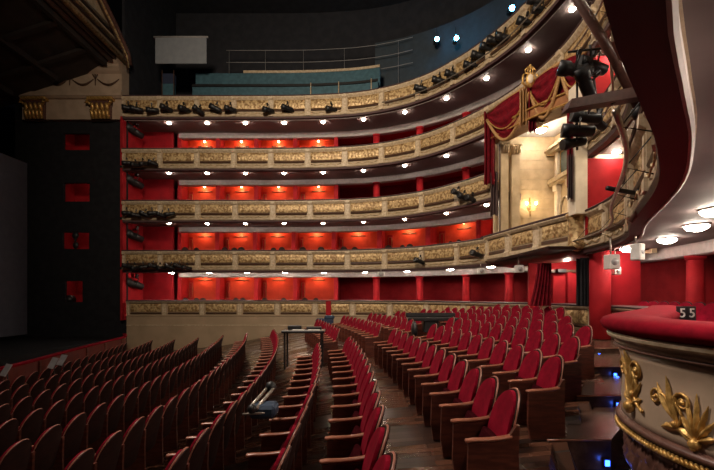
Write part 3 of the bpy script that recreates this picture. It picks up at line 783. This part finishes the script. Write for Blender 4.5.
# spotlights --------------------------------------------------------------
used.append(0)
sp = thing('spotlight', 'x', 'spotlight')
q = MB(); q.lathe([(.07,-.3),(.1,-.28),(.11,.0),(.1,.05),(.13,.1),(.13,.26),(.115,.26)], 12, mtx=Matrix.Rotation(PI/2,4,'X')); q.build('body', M['black'], sp)
q = MB(); q.lathe([(.001,.0),(.11,.0),(.11,.01)], 12, (0,-.24,0), mtx=Matrix.Rotation(PI/2,4,'X')); q.build('lens', M['glass_lens'], sp)
q = MB(); q.tube([(-.15,.0,0),(-.15,0,.2),(.15,0,.2),(.15,0,0)], .014, 5); q.build('yoke', M['black'], sp)
q = MB(); q.box((-.04,-.03,.2),(.04,.03,.32)); q.build('clamp', M['black'], sp)
kids[sp.name] = list(sp.children)
def spot(p, rot, sc_, label, group):
    r = place(sp, 4, p, rot, label, group); r.scale = (sc_,)*3; return r
left = 'spotlights hung on the balcony fronts by the stage'
for i,px in enumerate([128,136,152,166,184,198,215,230,268,287,331]):
    Y = 21.65; spot(at(px,108+((i*7)%3),Y), (random.uniform(-.5,.2),random.uniform(-.2,.2),-1.0+random.uniform(-.4,.4)), 1.15, f'black spotlight on the top balcony front, {ORD[i]} from the stage', left)
for r_,(y,n_) in enumerate([(163,4),(213,6),(266,8)]):
    for i in range(n_):
        spot(at(127+i*(8.5),y+(i*5)%3,21.62), (random.uniform(-.5,.3),0,-.9+random.uniform(-.5,.5)), .95, f'black spotlight on the {LV[2-r_]} balcony front beside the stage, {ORD[i]} from the stage', left)
for i,(px,y) in enumerate([(130,131),(130,182),(130,236),(130,284)]):
    p = at(px,y,22.9); spot((p.x+.2,22.9,p.z), (-.3,.2,-.6), 1.9, f'big black spotlight in the red end bay by the stage, {["highest","second highest","second lowest","lowest"][i]}', left)
right = 'spotlights along the top balcony rail above the royal box'
for i,(px,py) in enumerate([(420,88),(438,80),(451,74),(470,65),(478,55),(487,47),(494,40),(503,37),(525,22),(541,10),(536,1)]):
    u = px-HX
    s_ = TP.find(lambda p: p.x > 0 and p.x/p.y*F > u or p.y < 14.3)
    p = TP.pt(s_,-.35,0); Y = p.y
    spot(at(px,py,Y), (-.25,.1,-1.75+.1*(i%3)), 1.15, f'black spotlight on the top balcony rail above the swags, {ORD[i]} from the left', right)
for i,(px,y,Y) in enumerate([(463,197,17.9),(419,261,19.7),(476,254,17.2),(471,199,17.6),(457,193,18.0)]):
    spot(at(px,y,Y), (-.3,0,-1.2), 1.0, ['black spotlight on the second balcony front left of the royal box','single black spotlight on the first balcony front mid way','black spotlight under the left end of the royal box front','black spotlight on the second balcony front nearest the royal drape','leftmost black spotlight of the cluster on the second balcony front'][i], 'spotlights left of the royal box')
# lighting rails
for k,(sa,sb,zz) in enumerate([(sCol+3,TP.L-4,ZB[3]+.35),(sBox1+.2,TP.L-5.5,ZB[0]+.35),(sBox1+.2,TP.L-5.5,ZB[2]+.35),(sBox1+.2,TP.L-5.5,ZB[1]+.35)]):
    o = thing('lighting_rail', ['long steel pipe rail bracketed in front of the top balcony','steel pipe rail bracketed in front of the first balcony on the right','steel pipe rail bracketed in front of the third balcony on the right','steel pipe rail bracketed in front of the second balcony on the right'][k], 'pipe rail')
    q = MB(); n_ = int((sb-sa)/.3); q.tube([TP.pt(sa+(sb-sa)*j/n_,-.28,zz) for j in range(n_+1)], .028, 6); q.build('pipe', M['steel'], o)
    j = sa+.3
    while j < sb:
        q = MB(); q.tube([TP.pt(j,.0,zz+.35),TP.pt(j,-.28,zz),TP.pt(j,.0,zz-.12)], .01, 5); q.build('bracket', M['black'], o); j += 1.5
# blue lamps in the gods
for i,(px,py,Y) in enumerate([(437,39,24.0),(456.5,38,23.0),(512,8,20.5)]):
    p = at(px,py,Y)
    o = thing('blue_lamp', ['left one of the two bright blue gallery lamps','right one of the two bright blue gallery lamps','lone bright blue lamp high above the swags'][i], 'lamp', p, 0, 'blue lamps')
    q = MB(); q.ball((0,0,0), .13, 12); q.build('bulb', M['blueglow'], o)
    q = MB(); q.lathe([(.12,.05),(.16,.1),(.16,.4),(.1,.45)], 12, mtx=Matrix.Rotation(-PI/2,4,'X')); q.build('housing', M['black'], o)
    q = MB(); q.tube([(0,.25,.1),(0,.25,.8)], .02, 6); q.build('hanger', M['black'], o)
    L = bpy.data.lights.new('blue_bulb','POINT'); L.energy = 14; L.color = (.1,.5,1); L.shadow_soft_size = .12
    lo = bpy.data.objects.new('bulb_light', L); C.objects.link(lo); lo.parent = o; lo.location = (0,-.4,0)

# ---------------------------------------------------------------- royal box
A2 = Vector((5.45,16.95)); B2 = Vector((6.45,11.85))
BP = Path([(A2.x,A2.y),(A2.x+(B2.x-A2.x)*.5-.05,A2.y+(B2.y-A2.y)*.5),(B2.x,B2.y)], .2)
o = thing('royal_box', 'tall cream lit royal box with gilded front, pilasters and upper windows', 'theatre box'); royal = o
z0, z1 = 1.2, 2.42
q = MB(); sweep(q, BP, 0, BP.L, [(0,z0+.2),(-.05,z0+.25),(-.05,z0+.35),(.05,z0+.4),(.05,z1-.15),(.3,z1-.15),(.3,z0+.2)]); q.build('front_wall', M['cream'], o)
q = MB(); sweep(q, BP, -0, BP.L, [(-.03,z1-.16),(-.1,z1-.08),(-.1,z1-.05),(.3,z1-.05),(.3,z1-.16)]); q.build('cornice', M['ledge'], o)
q = MB(); sweep(q, BP, 0, BP.L, [(-.1,z1-.05),(-.13,z1),(-.1,z1+.03),(.34,z1+.03),(.34,z1-.05)]); q.build('handrail', M['maroon'], o)
n = 3
for i in range(n+1):
    s0 = BP.L*i/n
    q = MB(); sweep(q, BP, max(0,s0-.16), min(BP.L,s0+.16), [(-.07,z0+.2),(-.08,z0+.38),(-.03,z0+.45),(-.03,z1-.25),(-.12,z1-.15),(.08,z1-.15),(.08,z0+.2)], .2); q.build('pilaster', M['ledge'], o)
    if i < n:
        s1 = BP.L*(i+1)/n
        q = MB(); q.grid(relief_fn(BP, s0+.24, s1-.24, z0+.58, z1-.2, .03, .05), 50, 12); q.build('relief_panel', M['relief'], o)
        q = MB(); sweep(q, BP, s0+.2, s1-.2, [(.07,z0+.42),(.03,z0+.42),(.03,z0+.54),(.07,z0+.54)], .5); q.build('dark_moulding', M['darkbar'], o)
q = MB(); sweep(q, BP, 0, BP.L, [(-.04,z0+.2),(.1,z0+.05),(.5,z0-.04),(1.2,z0-.08),(1.2,z0+.2)], smooth=True); q.build('coved_underside', M['darkbar'], o)
# end console
q = MB(); c_ = BP.pt(BP.L,.1,0); q.lathe([(.0,1.25),(.2,1.32),(.3,1.42),(.26,1.5),(.25,2.2),(.32,2.28),(.32,2.38)], 12, (c_.x,c_.y,0)); q.build('corner_pedestal', M['relief'], o)
# interior
def fixed(name, mb, m): return mb.build(name, m, o)
q = MB(); q.box((5.95,17.35,1.2),(8.7,17.5,6.95)); fixed('far_wall', q, M['stonecream'])
q = MB()
for z in [1.6+.42*j for j in range(12)]: q.box((6.3,17.335,z),(8.6,17.352,z+.02))
fixed('wall_joints', q, M['cream'])
q = MB(); q.box((8.55,11.6,1.2),(8.7,17.4,6.95)); fixed('rear_wall', q, M['stonecream'])
q = MB(); q.box((6.6,11.62,1.35),(8.7,11.7,6.85)); fixed('near_wall', q, M['ivory'])
for za,zb_ in ((1.65,3.9),(4.4,6.85)):
    q = MB(); q.box((6.6,11.5,za),(10.9,11.58,zb_)); struct('wall_royal', q, M['redwall'])
q = MB(); q.box((6.75,11.7,6.8),(8.7,17.3,6.88)); fixed('ceiling_panel', q, M['ceilwhite'])
q = MB(); q.box((5.6,11.7,1.3),(8.6,17.4,1.4)); fixed('floor_panel', q, M['backwood'])
q = MB(); q.box((8.1,11.6,6.1),(8.56,17.35,6.22)); q.box((8.2,11.6,5.98),(8.56,17.35,6.1)); q.box((8.25,11.6,4.72),(8.56,17.35,4.9)); q.box((8.32,11.6,4.6),(8.56,17.35,4.72)); fixed('wall_cornice', q, M['cream'])
for y in (16.9,15.85,14.8,13.7,12.6):
    q = MB(); q.box((8.4,y-.13,1.4),(8.56,y+.13,4.6)); q.box((8.34,y-.17,4.35),(8.56,y+.17,4.6)); fixed('wall_pilaster', q, M['ivory'])
    q = MB(); q.box((8.42,y-.1,4.9),(8.56,y+.1,5.98)); fixed('upper_pilaster', q, M['ivory'])
for y in (16.38,15.33,14.25,13.15):
    w = MB(); w.box((8.5,y-.3,4.98),(8.545,y+.3,5.9)); f = fixed('window_pane', w, M['windowglass'])
    w = MB(); w.tube([(8.5,y-.32,4.96),(8.5,y-.32,5.92),(8.5,y+.32,5.92),(8.5,y+.32,4.96)], .035, 5, closed=True); fixed('window_frame', w, M['gold'])
    w = MB(); w.tube([(8.5,y-.35,1.5),(8.5,y-.35,3.4)]+[(8.5,y-.35*math.cos(t*PI/8),3.4+.6*math.sin(t*PI/8)) for t in range(1,8)]+[(8.5,y+.35,3.4),(8.5,y+.35,1.5)], .04, 6); fixed('arch_frame', w, M['cream'])
def pil(px, Y, w, nm, x=None):
    p = at(px,0,Y)
    q = MB(); q.box((p.x-w/2,Y-.15,2.3),(p.x+w/2,Y+.2,5.85)); fixed(nm, q, M['stonecream'])
    q = MB(); q.box((p.x-w/2-.06,Y-.22,6.25),(p.x+w/2+.06,Y+.22,6.36)); q.box((p.x-w/2-.02,Y-.17,5.85),(p.x+w/2+.02,Y+.2,6.25))
    for j in range(3):
        xx = p.x-w/2+w*(j+.5)/3; q.tube([(xx,Y-.2,5.87),(xx,Y-.26,6.05),(xx,Y-.3,6.15),(xx,Y-.31,6.08)], [.05,.06,.05,.02], 6)
    for sx in (-1,1): q.ball((p.x+sx*(w/2+.02),Y-.24,6.2), .07, 8)
    fixed(nm+'_capital', q, M['stonecream'])
pil(503.5,16.75,.3,'front_pilaster'); pil(514.5,16.9,.34,'front_pilaster')
q = MB(); q.box((5.95,16.68,2.3),(6.02,16.76,6.3)); fixed('dark_reveal', q, M['darkbar'])
q = MB(); q.box((6.24,11.42,2.3),(6.58,11.8,6.0)); fixed('near_pier', q, M['ivory'])
# arched brown lintel
EP = Path([(5.5,16.95),(5.78,15.3),(6.1,13.6),(6.5,11.9)], .2)
q = MB(); vs = []; N_ = 16
for i in range(N_+1):
    t = i/N_; s_ = EP.L*t; dz = .22-.7*t+.06*math.sin(PI*t)
    for of,z in ((-.1,6.2),(-.05,6.55),(.6,6.66),(.65,6.14)): vs.append(EP.pt(s_,of,z+dz))
fs = [(i*4+k,i*4+(k+1)%4,(i+1)*4+(k+1)%4,(i+1)*4+k) for i in range(N_) for k in range(4)]+[(3,2,1,0),(N_*4,N_*4+1,N_*4+2,N_*4+3)]
q.add(vs, fs); fixed('lintel', q, mat('lintel_wood', (.34,.15,.06), .45, col2=(.26,.11,.045), scale=4))
for of,dz0 in ((-.12,6.2),(-.09,6.55)):
    q = MB(); q.tube([EP.pt(EP.L*i/16,of,dz0+.22-.7*i/16+.06*math.sin(PI*i/16)) for i in range(17)], .035, 6); fixed('gilt_bead', q, M['gold'])
# sconce and lamp inside
o = thing('wall_sconce', 'gilt branched wall sconce glowing on the cream wall inside the royal box', 'lamp', at(530,206,17.25))
q = MB(); q.tube([(0,0,.35),(0,-.02,-.45)], [.03,.015], 6); q.ball((0,-.02,0),.05,8); q.build('backplate', M['gold'], o)
for sx in (-1,1):
    q = MB(); q.tube([(0,-.03,-.2),(sx*.12,-.12,-.25),(sx*.2,-.14,-.1),(sx*.2,-.14,.0)], .014, 5); q.build('arm', M['gold'], o)
    q = MB(); q.ball((sx*.2,-.14,.09), .045, 8, (1,1,1.6)); q.build('bulb', M['sconceglow'], o)
L = bpy.data.lights.new('sconce_bulb','POINT'); L.energy = 16; L.color = (1,.72,.4); L.shadow_soft_size = .08
lo = bpy.data.objects.new('light', L); C.objects.link(lo); lo.parent = o; lo.location = (0,-.35,.1)
o = thing('box_ceiling_lamp', 'bright round lamp on the white ceiling inside the royal box', 'lamp', (7.55,16.4,6.8))
q = MB(); q.lathe([(.26,0),(.26,-.04),(.2,-.06)], 16); q.build('mount_ring', M['gold'], o)
q = MB(); q.lathe([(.2,-.04),(.18,-.12),(.1,-.18),(.001,-.2)], 16); q.build('glass_bowl', M['lampglow'], o)
L = bpy.data.lights.new('box_bulb','POINT'); L.energy = 52; L.color = (1,.84,.62); L.shadow_soft_size = .15
lo = bpy.data.objects.new('light', L); C.objects.link(lo); lo.parent = o; lo.location = (-.1,-.8,-.55)
# drapery
def swag(q, a, b, sag, h, depth=.14, n=24, m=14):
    def fn(u, v):
        top = a.lerp(b, u); d = (b-a); nrm = Vector((-d.y, d.x, 0)).normalized()*-1
        drop = v*(h*.45+sag*math.sin(PI*u))
        fold = math.sin(v*PI*7)*.05*(.4+math.sin(PI*u))
        return top+Vector((0,0,-drop))+(-nrm*-1)*0+nrm*(-depth*math.sin(PI*min(1,v+.2))*math.sin(PI*u)+fold)*-1
    q.grid(fn, n, m)
def gar(pxy, Y): return at(pxy[0],pxy[1],Y)
SP = [((488,113),16.9),((531,84),14.6),((562,62),12.9),((586,52),12.0)]
S3 = [at(a[0],a[1],Y-.6) for a,Y in SP]
o = thing('royal_drapery', 'red and gold swagged drapery with crest over the royal box opening', 'curtain')
q = MB()
def bandpt(u, v):
    k = min(2,int(u*3)); t = u*3-k; a,b = S3[k],S3[k+1]; p = a.lerp(b,t)
    return p+Vector((.1+.05*math.sin(u*90),.1+.04*math.sin(u*90),-v*(1.05+.6*u*u+.1*math.sin(u*60))))
q.grid(bandpt, 120, 6); q.build('cloth_band', M['drapered'], o)
for i in range(3):
    sg = [1.2,1.15,.95][i]; q = MB(); swag(q, S3[i], S3[i+1], sg, .7); q.build('swag', M['drapered'], o)
    q = MB(); n_ = 20; a,b = S3[i],S3[i+1]
    q.tube([a.lerp(b,j/n_)+Vector((-.06,-.06,-(.7*.45+sg*math.sin(PI*j/n_)))) for j in range(n_+1)], .06, 7); q.build('fringe', M['goldfab'], o)
    q = MB(); q.tube([a.lerp(b,j/n_)+Vector((-.1,-.1,-(.3+sg*.66*math.sin(PI*j/n_)))) for j in range(n_+1)], .025, 6); q.build('gold_cord', M['gold'], o)
    q = MB(); q.tube([a,a.lerp(b,.5)+Vector((0,0,.05)),b], .06, 8); q.build('pelmet', M['goldfab'], o)
def fall(p, L_, w, nm, m='drapered', d=Vector((.2,-1,0))):
    q = MB(); d = Vector((1,-.35,0)).normalized()
    q.grid(lambda u,v: p+d*((u-.5)*w*(1-.15*math.sin(PI*v)))+Vector((-.1,-.25,0))*.5*math.sin(u*PI*5)+Vector((0,0,-L_*v-(.12*abs(u-.5)*2 if v > .9 else 0))), 20, 8)
    q.grid(lambda u,v: p+Vector((.05,.1,0))+d*((u-.5)*w)+Vector((0,0,-L_*v)), 4, 4)
    q.build(nm, M[m], o)
fall(S3[0]+Vector((.05,0,.05)), 2.9, .42, 'left_drape'); fall(S3[0]+Vector((.28,.1,-2.4)), 1.7, .3, 'left_drape_tail','maroon')
for i,f in ((1,.0),(1,.22),(1,-.25)):
    fall(S3[1]+Vector((f,-.1-f*.6,-.15)), 1.5-abs(f)*1.2, .26, 'cascade', 'goldfab' if f else 'drapered')
p = at(572,118,11.6); fall(p+Vector((.0,0,.4)), 2.3, .26, 'right_drape'); fall(p+Vector((-.08,-.05,-1.1)), 1.2, .14, 'tassel_fall','maroon')
L = bpy.data.lights.new('tier_bulb','POINT'); L.energy = 24; L.color = (1,.75,.4); L.shadow_soft_size = .1
lo = bpy.data.objects.new('bulb_light', L); C.objects.link(lo); lo.location = (7.5,10.6,3.6)
L = bpy.data.lights.new('tier_bulb','POINT'); L.energy = 24; L.color = (1,.75,.4); L.shadow_soft_size = .1
lo = bpy.data.objects.new('bulb_light', L); C.objects.link(lo); lo.location = (7.5,10.6,6.4)
# crest
p = S3[1]+Vector((-.12,-.22,.12))
crest = MB(); crest.ball(p+Vector((0,0,-.1)), .2, 14, (.8,.5,1.3)); crest.build('crest_shield', M['gold'], o)
crest = MB(); crest.ball(p+Vector((-.03,-.09,-.1)), .13, 12, (.8,.4,1.2)); crest.build('crest_field', M['ivory'], o)
crest = MB()
for a in (-.14,-.07,0,.07,.14): crest.tube([p+Vector((a,0,.12)),p+Vector((a*1.3,0,.25)),p+Vector((a*.5,0,.36))], .022, 5)
crest.ball(p+Vector((0,0,.4)), .045, 8); crest.tube([p+Vector((-.17,0,.13)),p+Vector((.17,0,.13))], .03, 6)
for sx in (-1,1): crest.tube([p+Vector((sx*.1,0,-.35)),p+Vector((sx*.27,0,-.2)),p+Vector((sx*.26,0,.05)),p+Vector((sx*.2,0,.12))], [.02,.05,.04,.02], 6)
crest.build('crest_crown_and_wreath', M['gold'], o)

# ---------------------------------------------------------------- entrance below the royal box
def drape(px0, px1, py0, py1, Y, nm, label, m, amp=.07, w2=None):
    a = at(px0,py0,Y); b = at(px1,py0,Y); zb = at(0,py1,Y).z
    q = MB()
    def fn(u, v):
        x0,x1 = a.x, b.x
        if w2: x0 = a.x+(at(w2,0,Y).x-a.x)*v**1.5
        return (x0+(x1-x0)*u, Y-amp*math.sin(u*PI*9), a.z+(zb-a.z)*v)
    q.grid(fn, 54, 6); q.grid(lambda u,v: (lambda p:(p[0],p[1]+.2,p[2]))(fn(u,v)), 54, 6)
    return tag(q.build(nm, m), label, 'curtain')
drape(546-6,553-2,263,306,12.9,'door_curtain','dark red curtain at the left of the lit entrance under the royal box',M['drapered'],w2=532)
drape(580,594,258,306,11.9,'door_curtain','nearly black curtain at the right of the lit entrance',M['cloth'])
a = at(592,0,11.6)
q = MB(); q.lathe([(.28,-1.3),(.28,1.28)], 16, (at(600,0,11.7).x,11.7,0)); tag(q.build('column', M['redwall']), 'bright red round pier right of the black entrance curtain', 'column')
q = MB(); q.box((at(606,0,11.5).x,11.9,-1.3),(at(640,0,11.5).x+.3,12.05,1.28)); struct('wall_entrance', q, M['redwall2'])
q = MB(); q.box((at(530,0,14.8).x,14.9,-1.3),(at(600,0,14.8).x,15,1.3)); struct('wall_entrance_rear', q, M['redwall'])
o = thing('entrance_door', 'glowing red double door beneath the royal box', 'door', at(567,300,14.6))
for x in (-.55,.12):
    q = MB(); q.box((x,-.05,-.9),(x+.5,.1,1.0),.02); q.build('leaf', M['redwall'], o)
q = MB(); q.box((-.75,-.12,1.0),(.75,.1,1.1)); q.build('lintel', M['darkbar'], o)
q = MB(); q.box((-.07,-.2,-1),(.09,-.02,1.0)); q.build('post', M['redwall'], o)
for x in (-.45,.3):
    q = MB(); q.box((x,-.25,1.0),(x+.3,-.05,1.12)); q.build('closer', M['black'], o)
L = bpy.data.lights.new('entrance_bulb','POINT'); L.energy = 22; L.color = (1,.75,.6); L.shadow_soft_size = .1
lo = bpy.data.objects.new('bulb', L); C.objects.link(lo); lo.location = at(567,266,14.0)+Vector((0,0,.0))
# loudspeakers under the first balcony
for i,(px,py,Y,w,h,rz,lbl) in enumerate([(612,262,9.2,.26,.34,0,'white loudspeaker hanging under the balcony left of its slimmer twin'),(638,252,8.2,.15,.34,.35,'slim tilted white loudspeaker nearest the bright ceiling lamps'),(616,271,11.6,.2,.22,0,'small pale box on the dark red wall below the loudspeakers'),(481,271,16.9,.28,.24,0,'white loudspeaker under the left end of the royal box'),(519,269,14.2,.26,.26,0,'white loudspeaker under the middle of the royal box'),(381,274,20.5,.4,.22,0,'pale loudspeaker under the first balcony at mid distance')]):
    p = at(px,py,Y)
    o = thing('loudspeaker', lbl, 'loudspeaker', p, rz, 'white loudspeakers')
    q = MB(); q.box((-w/2,-.1,-h/2),(w/2,.12,h/2),.02); q.build('cabinet', M['white'], o)
    q = MB(); q.lathe([(.001,0),(w*.32,0),(w*.32,.01)], 12, (0,-.1,0), mtx=Matrix.Rotation(PI/2,4,'X')); q.build('cone', M['paper'], o)
    q = MB(); q.tube([(0,.05,h/2),(0,.05,max(h/2+.05,1.3-p.z))], .02, 6); q.build('hanger', M['steel'], o)

# ---------------------------------------------------------------- lighting boom at right
o = thing('lighting_boom', 'bent brown pole with horizontal arm rising before the first balcony at right', 'pole', (0,0,0))
P0 = at(578,-60,5.6); P1 = at(580,5,5.7); P2 = at(612,55,5.9); P3 = at(640,112,6.1); P4 = at(645,150,6.1); P5 = at(643,205,6.1)
q = MB(); q.tube([at(560,-30,5.7),P2,P3], .066, 12); q.build('upper_pole', M['brownpipe'], o)
q = MB(); q.tube([P3,P4,P5,at(630,222,6.2)], [.07,.05,.05,.045], 10); q.build('lower_pole', M['brownpipe'], o)
q = MB(); a = at(568,102,5.8); b = at(640,95,6.0)
q.prism([(a.x,a.z-.09),(a.x+.06,a.z+.05),(b.x,b.z+.06),(b.x,b.z-.1)], lambda p: (p[0],5.8,p[1]), lambda p: (p[0],6.0,p[1])); q.build('arm', M['brownpipe'], o)
q = MB(); a = at(607,188,6.0); b = at(640,194,6.1); q.tube([a,b], .035, 8); q.ball(b,.09,8); q.build('lower_arm', M['black'], o)
q = MB(); q.ball(P3, .13, 10); q.ball(at(612,100,5.9),.07,8); q.build('clamp', M['black'], o)
bm = 'spotlights on the lighting boom'
for i,(px,py,Y,rot,s_) in enumerate([(574,70,6.6,(-.3,.2,-1.9),.95),(585,82,6.6,(-.9,.3,-1.3),.95),(592,66,6.8,(-.2,0,-1.4),.9),(585,117,6.4,(-.2,.1,-1.7),.8),(577,131,6.4,(-.1,0,-1.8),.85),(573,143,6.5,(.2,0,-1.5),.7),(596,122,6.6,(-.3,.2,-1.2),.7)]):
    spot(at(px,py,Y), rot, s_, f'black spotlight hung beside the lighting boom, {["top left of its cluster","tilted down in the upper cluster","top right of the upper cluster","just below the horizontal arm","second below the arm","lowest below the arm","right one below the arm"][i]}', bm)
q = MB()
for a,b in (((577,50),(577,150)),((590,45),(600,130))): q.tube([at(a[0],a[1],6.7),at(b[0],b[1],6.7)], .02, 5)
q.tube([at(568,52,6.7),at(606,48,6.7)], .02, 5)
q.build('lamp_rack', M['black'], o)

# ---------------------------------------------------------------- desks and odds in the stalls
o = thing('console_table', 'black control desk with pale papers in the centre of the stalls', 'desk', (-1.55,11.7,fz(-.68)))
q = MB(); q.box((-.62,-.3,1.05),(.62,.3,1.12),.02); q.build('desktop', M['black'], o)
for x in (-.55,.5):
    for y in (-.25,.2):
        q = MB(); q.box((x,y,0),(x+.05,y+.05,1.06)); q.build('leg', M['black'], o)
q = MB(); q.box((-.5,.1,1.12),(-.1,.28,1.24),.02); q.box((.05,.12,1.12),(.5,.28,1.2),.02); q.build('equipment', M['black'], o)
for i,x in enumerate((-.15,.3)):
    q = MB(); q.box((-.17,-.12,0),(.17,.12,.015)); t = tag(q.build('paper_sheets', M['white']), ['pale sheets on the left of the black control desk','pale sheets on the right of the black control desk'][i], 'paper'); t.location = (-1.55+x,11.58,fz(-.68)+1.12)
o = thing('mixing_desk', 'wide black sound desk standing among the rear stalls seats', 'desk', (2.45,13.6,-1.85))
q = MB(); q.box((-.75,-.3,.95),(.95,.3,1.05),.02); q.build('desktop', M['black'], o)
q = MB(); q.box((-.75,.22,1.05),(.95,.3,1.2),.02); q.build('meter_bridge', M['black'], o)
for x in (-.7,.85):
    q = MB(); q.box((x,-.28,0),(x+.06,.28,.96)); q.build('leg', M['black'], o)
q = MB(); q.box((-.2,-.2,.55),(.3,.2,.96),.03); q.build('rack', M['black'], o)
o = thing('office_chair', 'dark chair before the sound desk in the centre of the stalls', 'chair', (1.72,12.0,-1.95))
q = MB(); q.ball((0,0,.88), .27, 12, (.35,1,1)); q.build('backrest', M['black'], o)
q = MB(); q.box((-.5,-.24,.48),(-.02,.24,.56),.03); q.build('seat', M['black'], o)
q = MB(); q.tube([(-.25,0,.5),(-.25,0,0)], .03, 6); q.build('post', M['black'], o)
p = at(325,318,20.8)
o = thing('covered_equipment', 'dark blue covered equipment against the far parapet beside a red post', 'equipment', (p.x,20.6,-2.6))
q = MB(); q.box((-.45,-.25,0),(.45,.25,1.35),.08); q.build('cover', M['navybag'], o)
q = MB(); q.box((.0,-.27,1.3),(.5,.2,1.5),.06); q.build('top_bundle', M['blue'], o)
q = MB(); q.box((at(326,0,21.8).x,21.7,-2.3),(at(331,0,21.8).x,22,zr)); tag(q.build('red_post', M['redwall']), 'slim red door post in the far tan parapet wall', 'post')
o = thing('folded_stand', 'folded metal stand with blue cloth lying between the seat rows', 'stand', (0,0,0))
a = at(252,409,4.75); b = at(271,387,5.3)
for d in (-.04,.05):
    q = MB(); q.tube([a+Vector((d,0,0)), b+Vector((d,0,0))], .022, 6); q.build('rod', M['steel'], o)
q = MB(); q.tube([a+Vector((-.1,-.05,-.05)), at(273,412,4.8)], .015, 6); q.build('foot', M['steel'], o)
q = MB(); q.ball(b, .08, 8); q.ball(a, .06, 8); q.build('joint', M['black'], o)
q = MB(); q.box((-.16,-.14,-.1),(.16,.14,.06),.04); t = q.build('blue_cloth', M['blue'], o); t.location = at(264,408,4.9)
# row number plates on the near box chairs
for i,(px,w) in enumerate([(682,1),(691.5,1)]):
    p = at(px,314,6.2)
    o = thing('number_plate', ['left white number plate on the dark chair behind the velvet ledge','right white number plate on the dark chair behind the velvet ledge'][i], 'number plate', p, 0, 'white number plates')
    q = MB(); q.box((-.07,0,-.12),(.07,.03,.12)); q.build('plate', M['black'], o)
    cu = bpy.data.curves.new('digit','FONT'); cu.body = '5'; cu.size = .2; cu.align_x = 'CENTER'; cu.align_y = 'CENTER'; cu.extrude = .006
    tmp = bpy.data.objects.new('tmp', cu); me = bpy.data.meshes.new_from_object(tmp); bpy.data.objects.remove(tmp); to = bpy.data.objects.new('digit', me); C.objects.link(to); to.parent = o; to.rotation_euler = (PI/2,0,0); to.location = (0,-.012,.01); me.materials.clear(); me.materials.append(M['white'])

# ---------------------------------------------------------------- outer shell
q = MB(); q.box((-31,-6,-4.2),(22,36,-4)); struct('floor_base', q, M['cloth'])
q = MB(); q.box((-31,35,-4),(22,35.2,20)); q.box((21,-6,-4),(21.2,35,20)); q.box((-31,-6.2,-4),(22,-6,20)); struct('wall_outer', q, M['darkceil'])

# ---------------------------------------------------------------- house lighting
def area(name, loc, tgt, size, e, col):
    L = bpy.data.lights.new(name,'AREA'); L.energy = e; L.color = col; L.size = size
    o = bpy.data.objects.new(name, L); C.objects.link(o); o.location = loc
    o.rotation_euler = (Vector(tgt)-Vector(loc)).to_track_quat('-Z','Y').to_euler(); return o
area('house_light', (-9,8,15.5), (2.5,7.5,-1), 2, 820, (1,.84,.7)).data.spread = 1.6
area('balcony_wash', (-3,2,10.5), (0,22,8), 2.0, 1050, (1,.82,.62)).data.spread = 1.75
w = bpy.data.worlds.new('World'); sc.world = w; w.use_nodes = True
w.node_tree.nodes['Background'].inputs[0].default_value = (.5,.55,.7,1); w.node_tree.nodes['Background'].inputs[1].default_value = .05

cam = bpy.data.cameras.new('camera'); co = bpy.data.objects.new('camera', cam); C.objects.link(co)
co.rotation_euler = (PI/2,0,0); cam.sensor_width = 36; cam.lens = 36*F/714
cam.shift_y = (HY-235)/714; cam.clip_start = .05; cam.clip_end = 200
sc.camera = co
sc.view_settings.view_transform = 'Standard'; sc.view_settings.look = 'None'; sc.view_settings.exposure = 0; sc.view_settings.gamma = 1
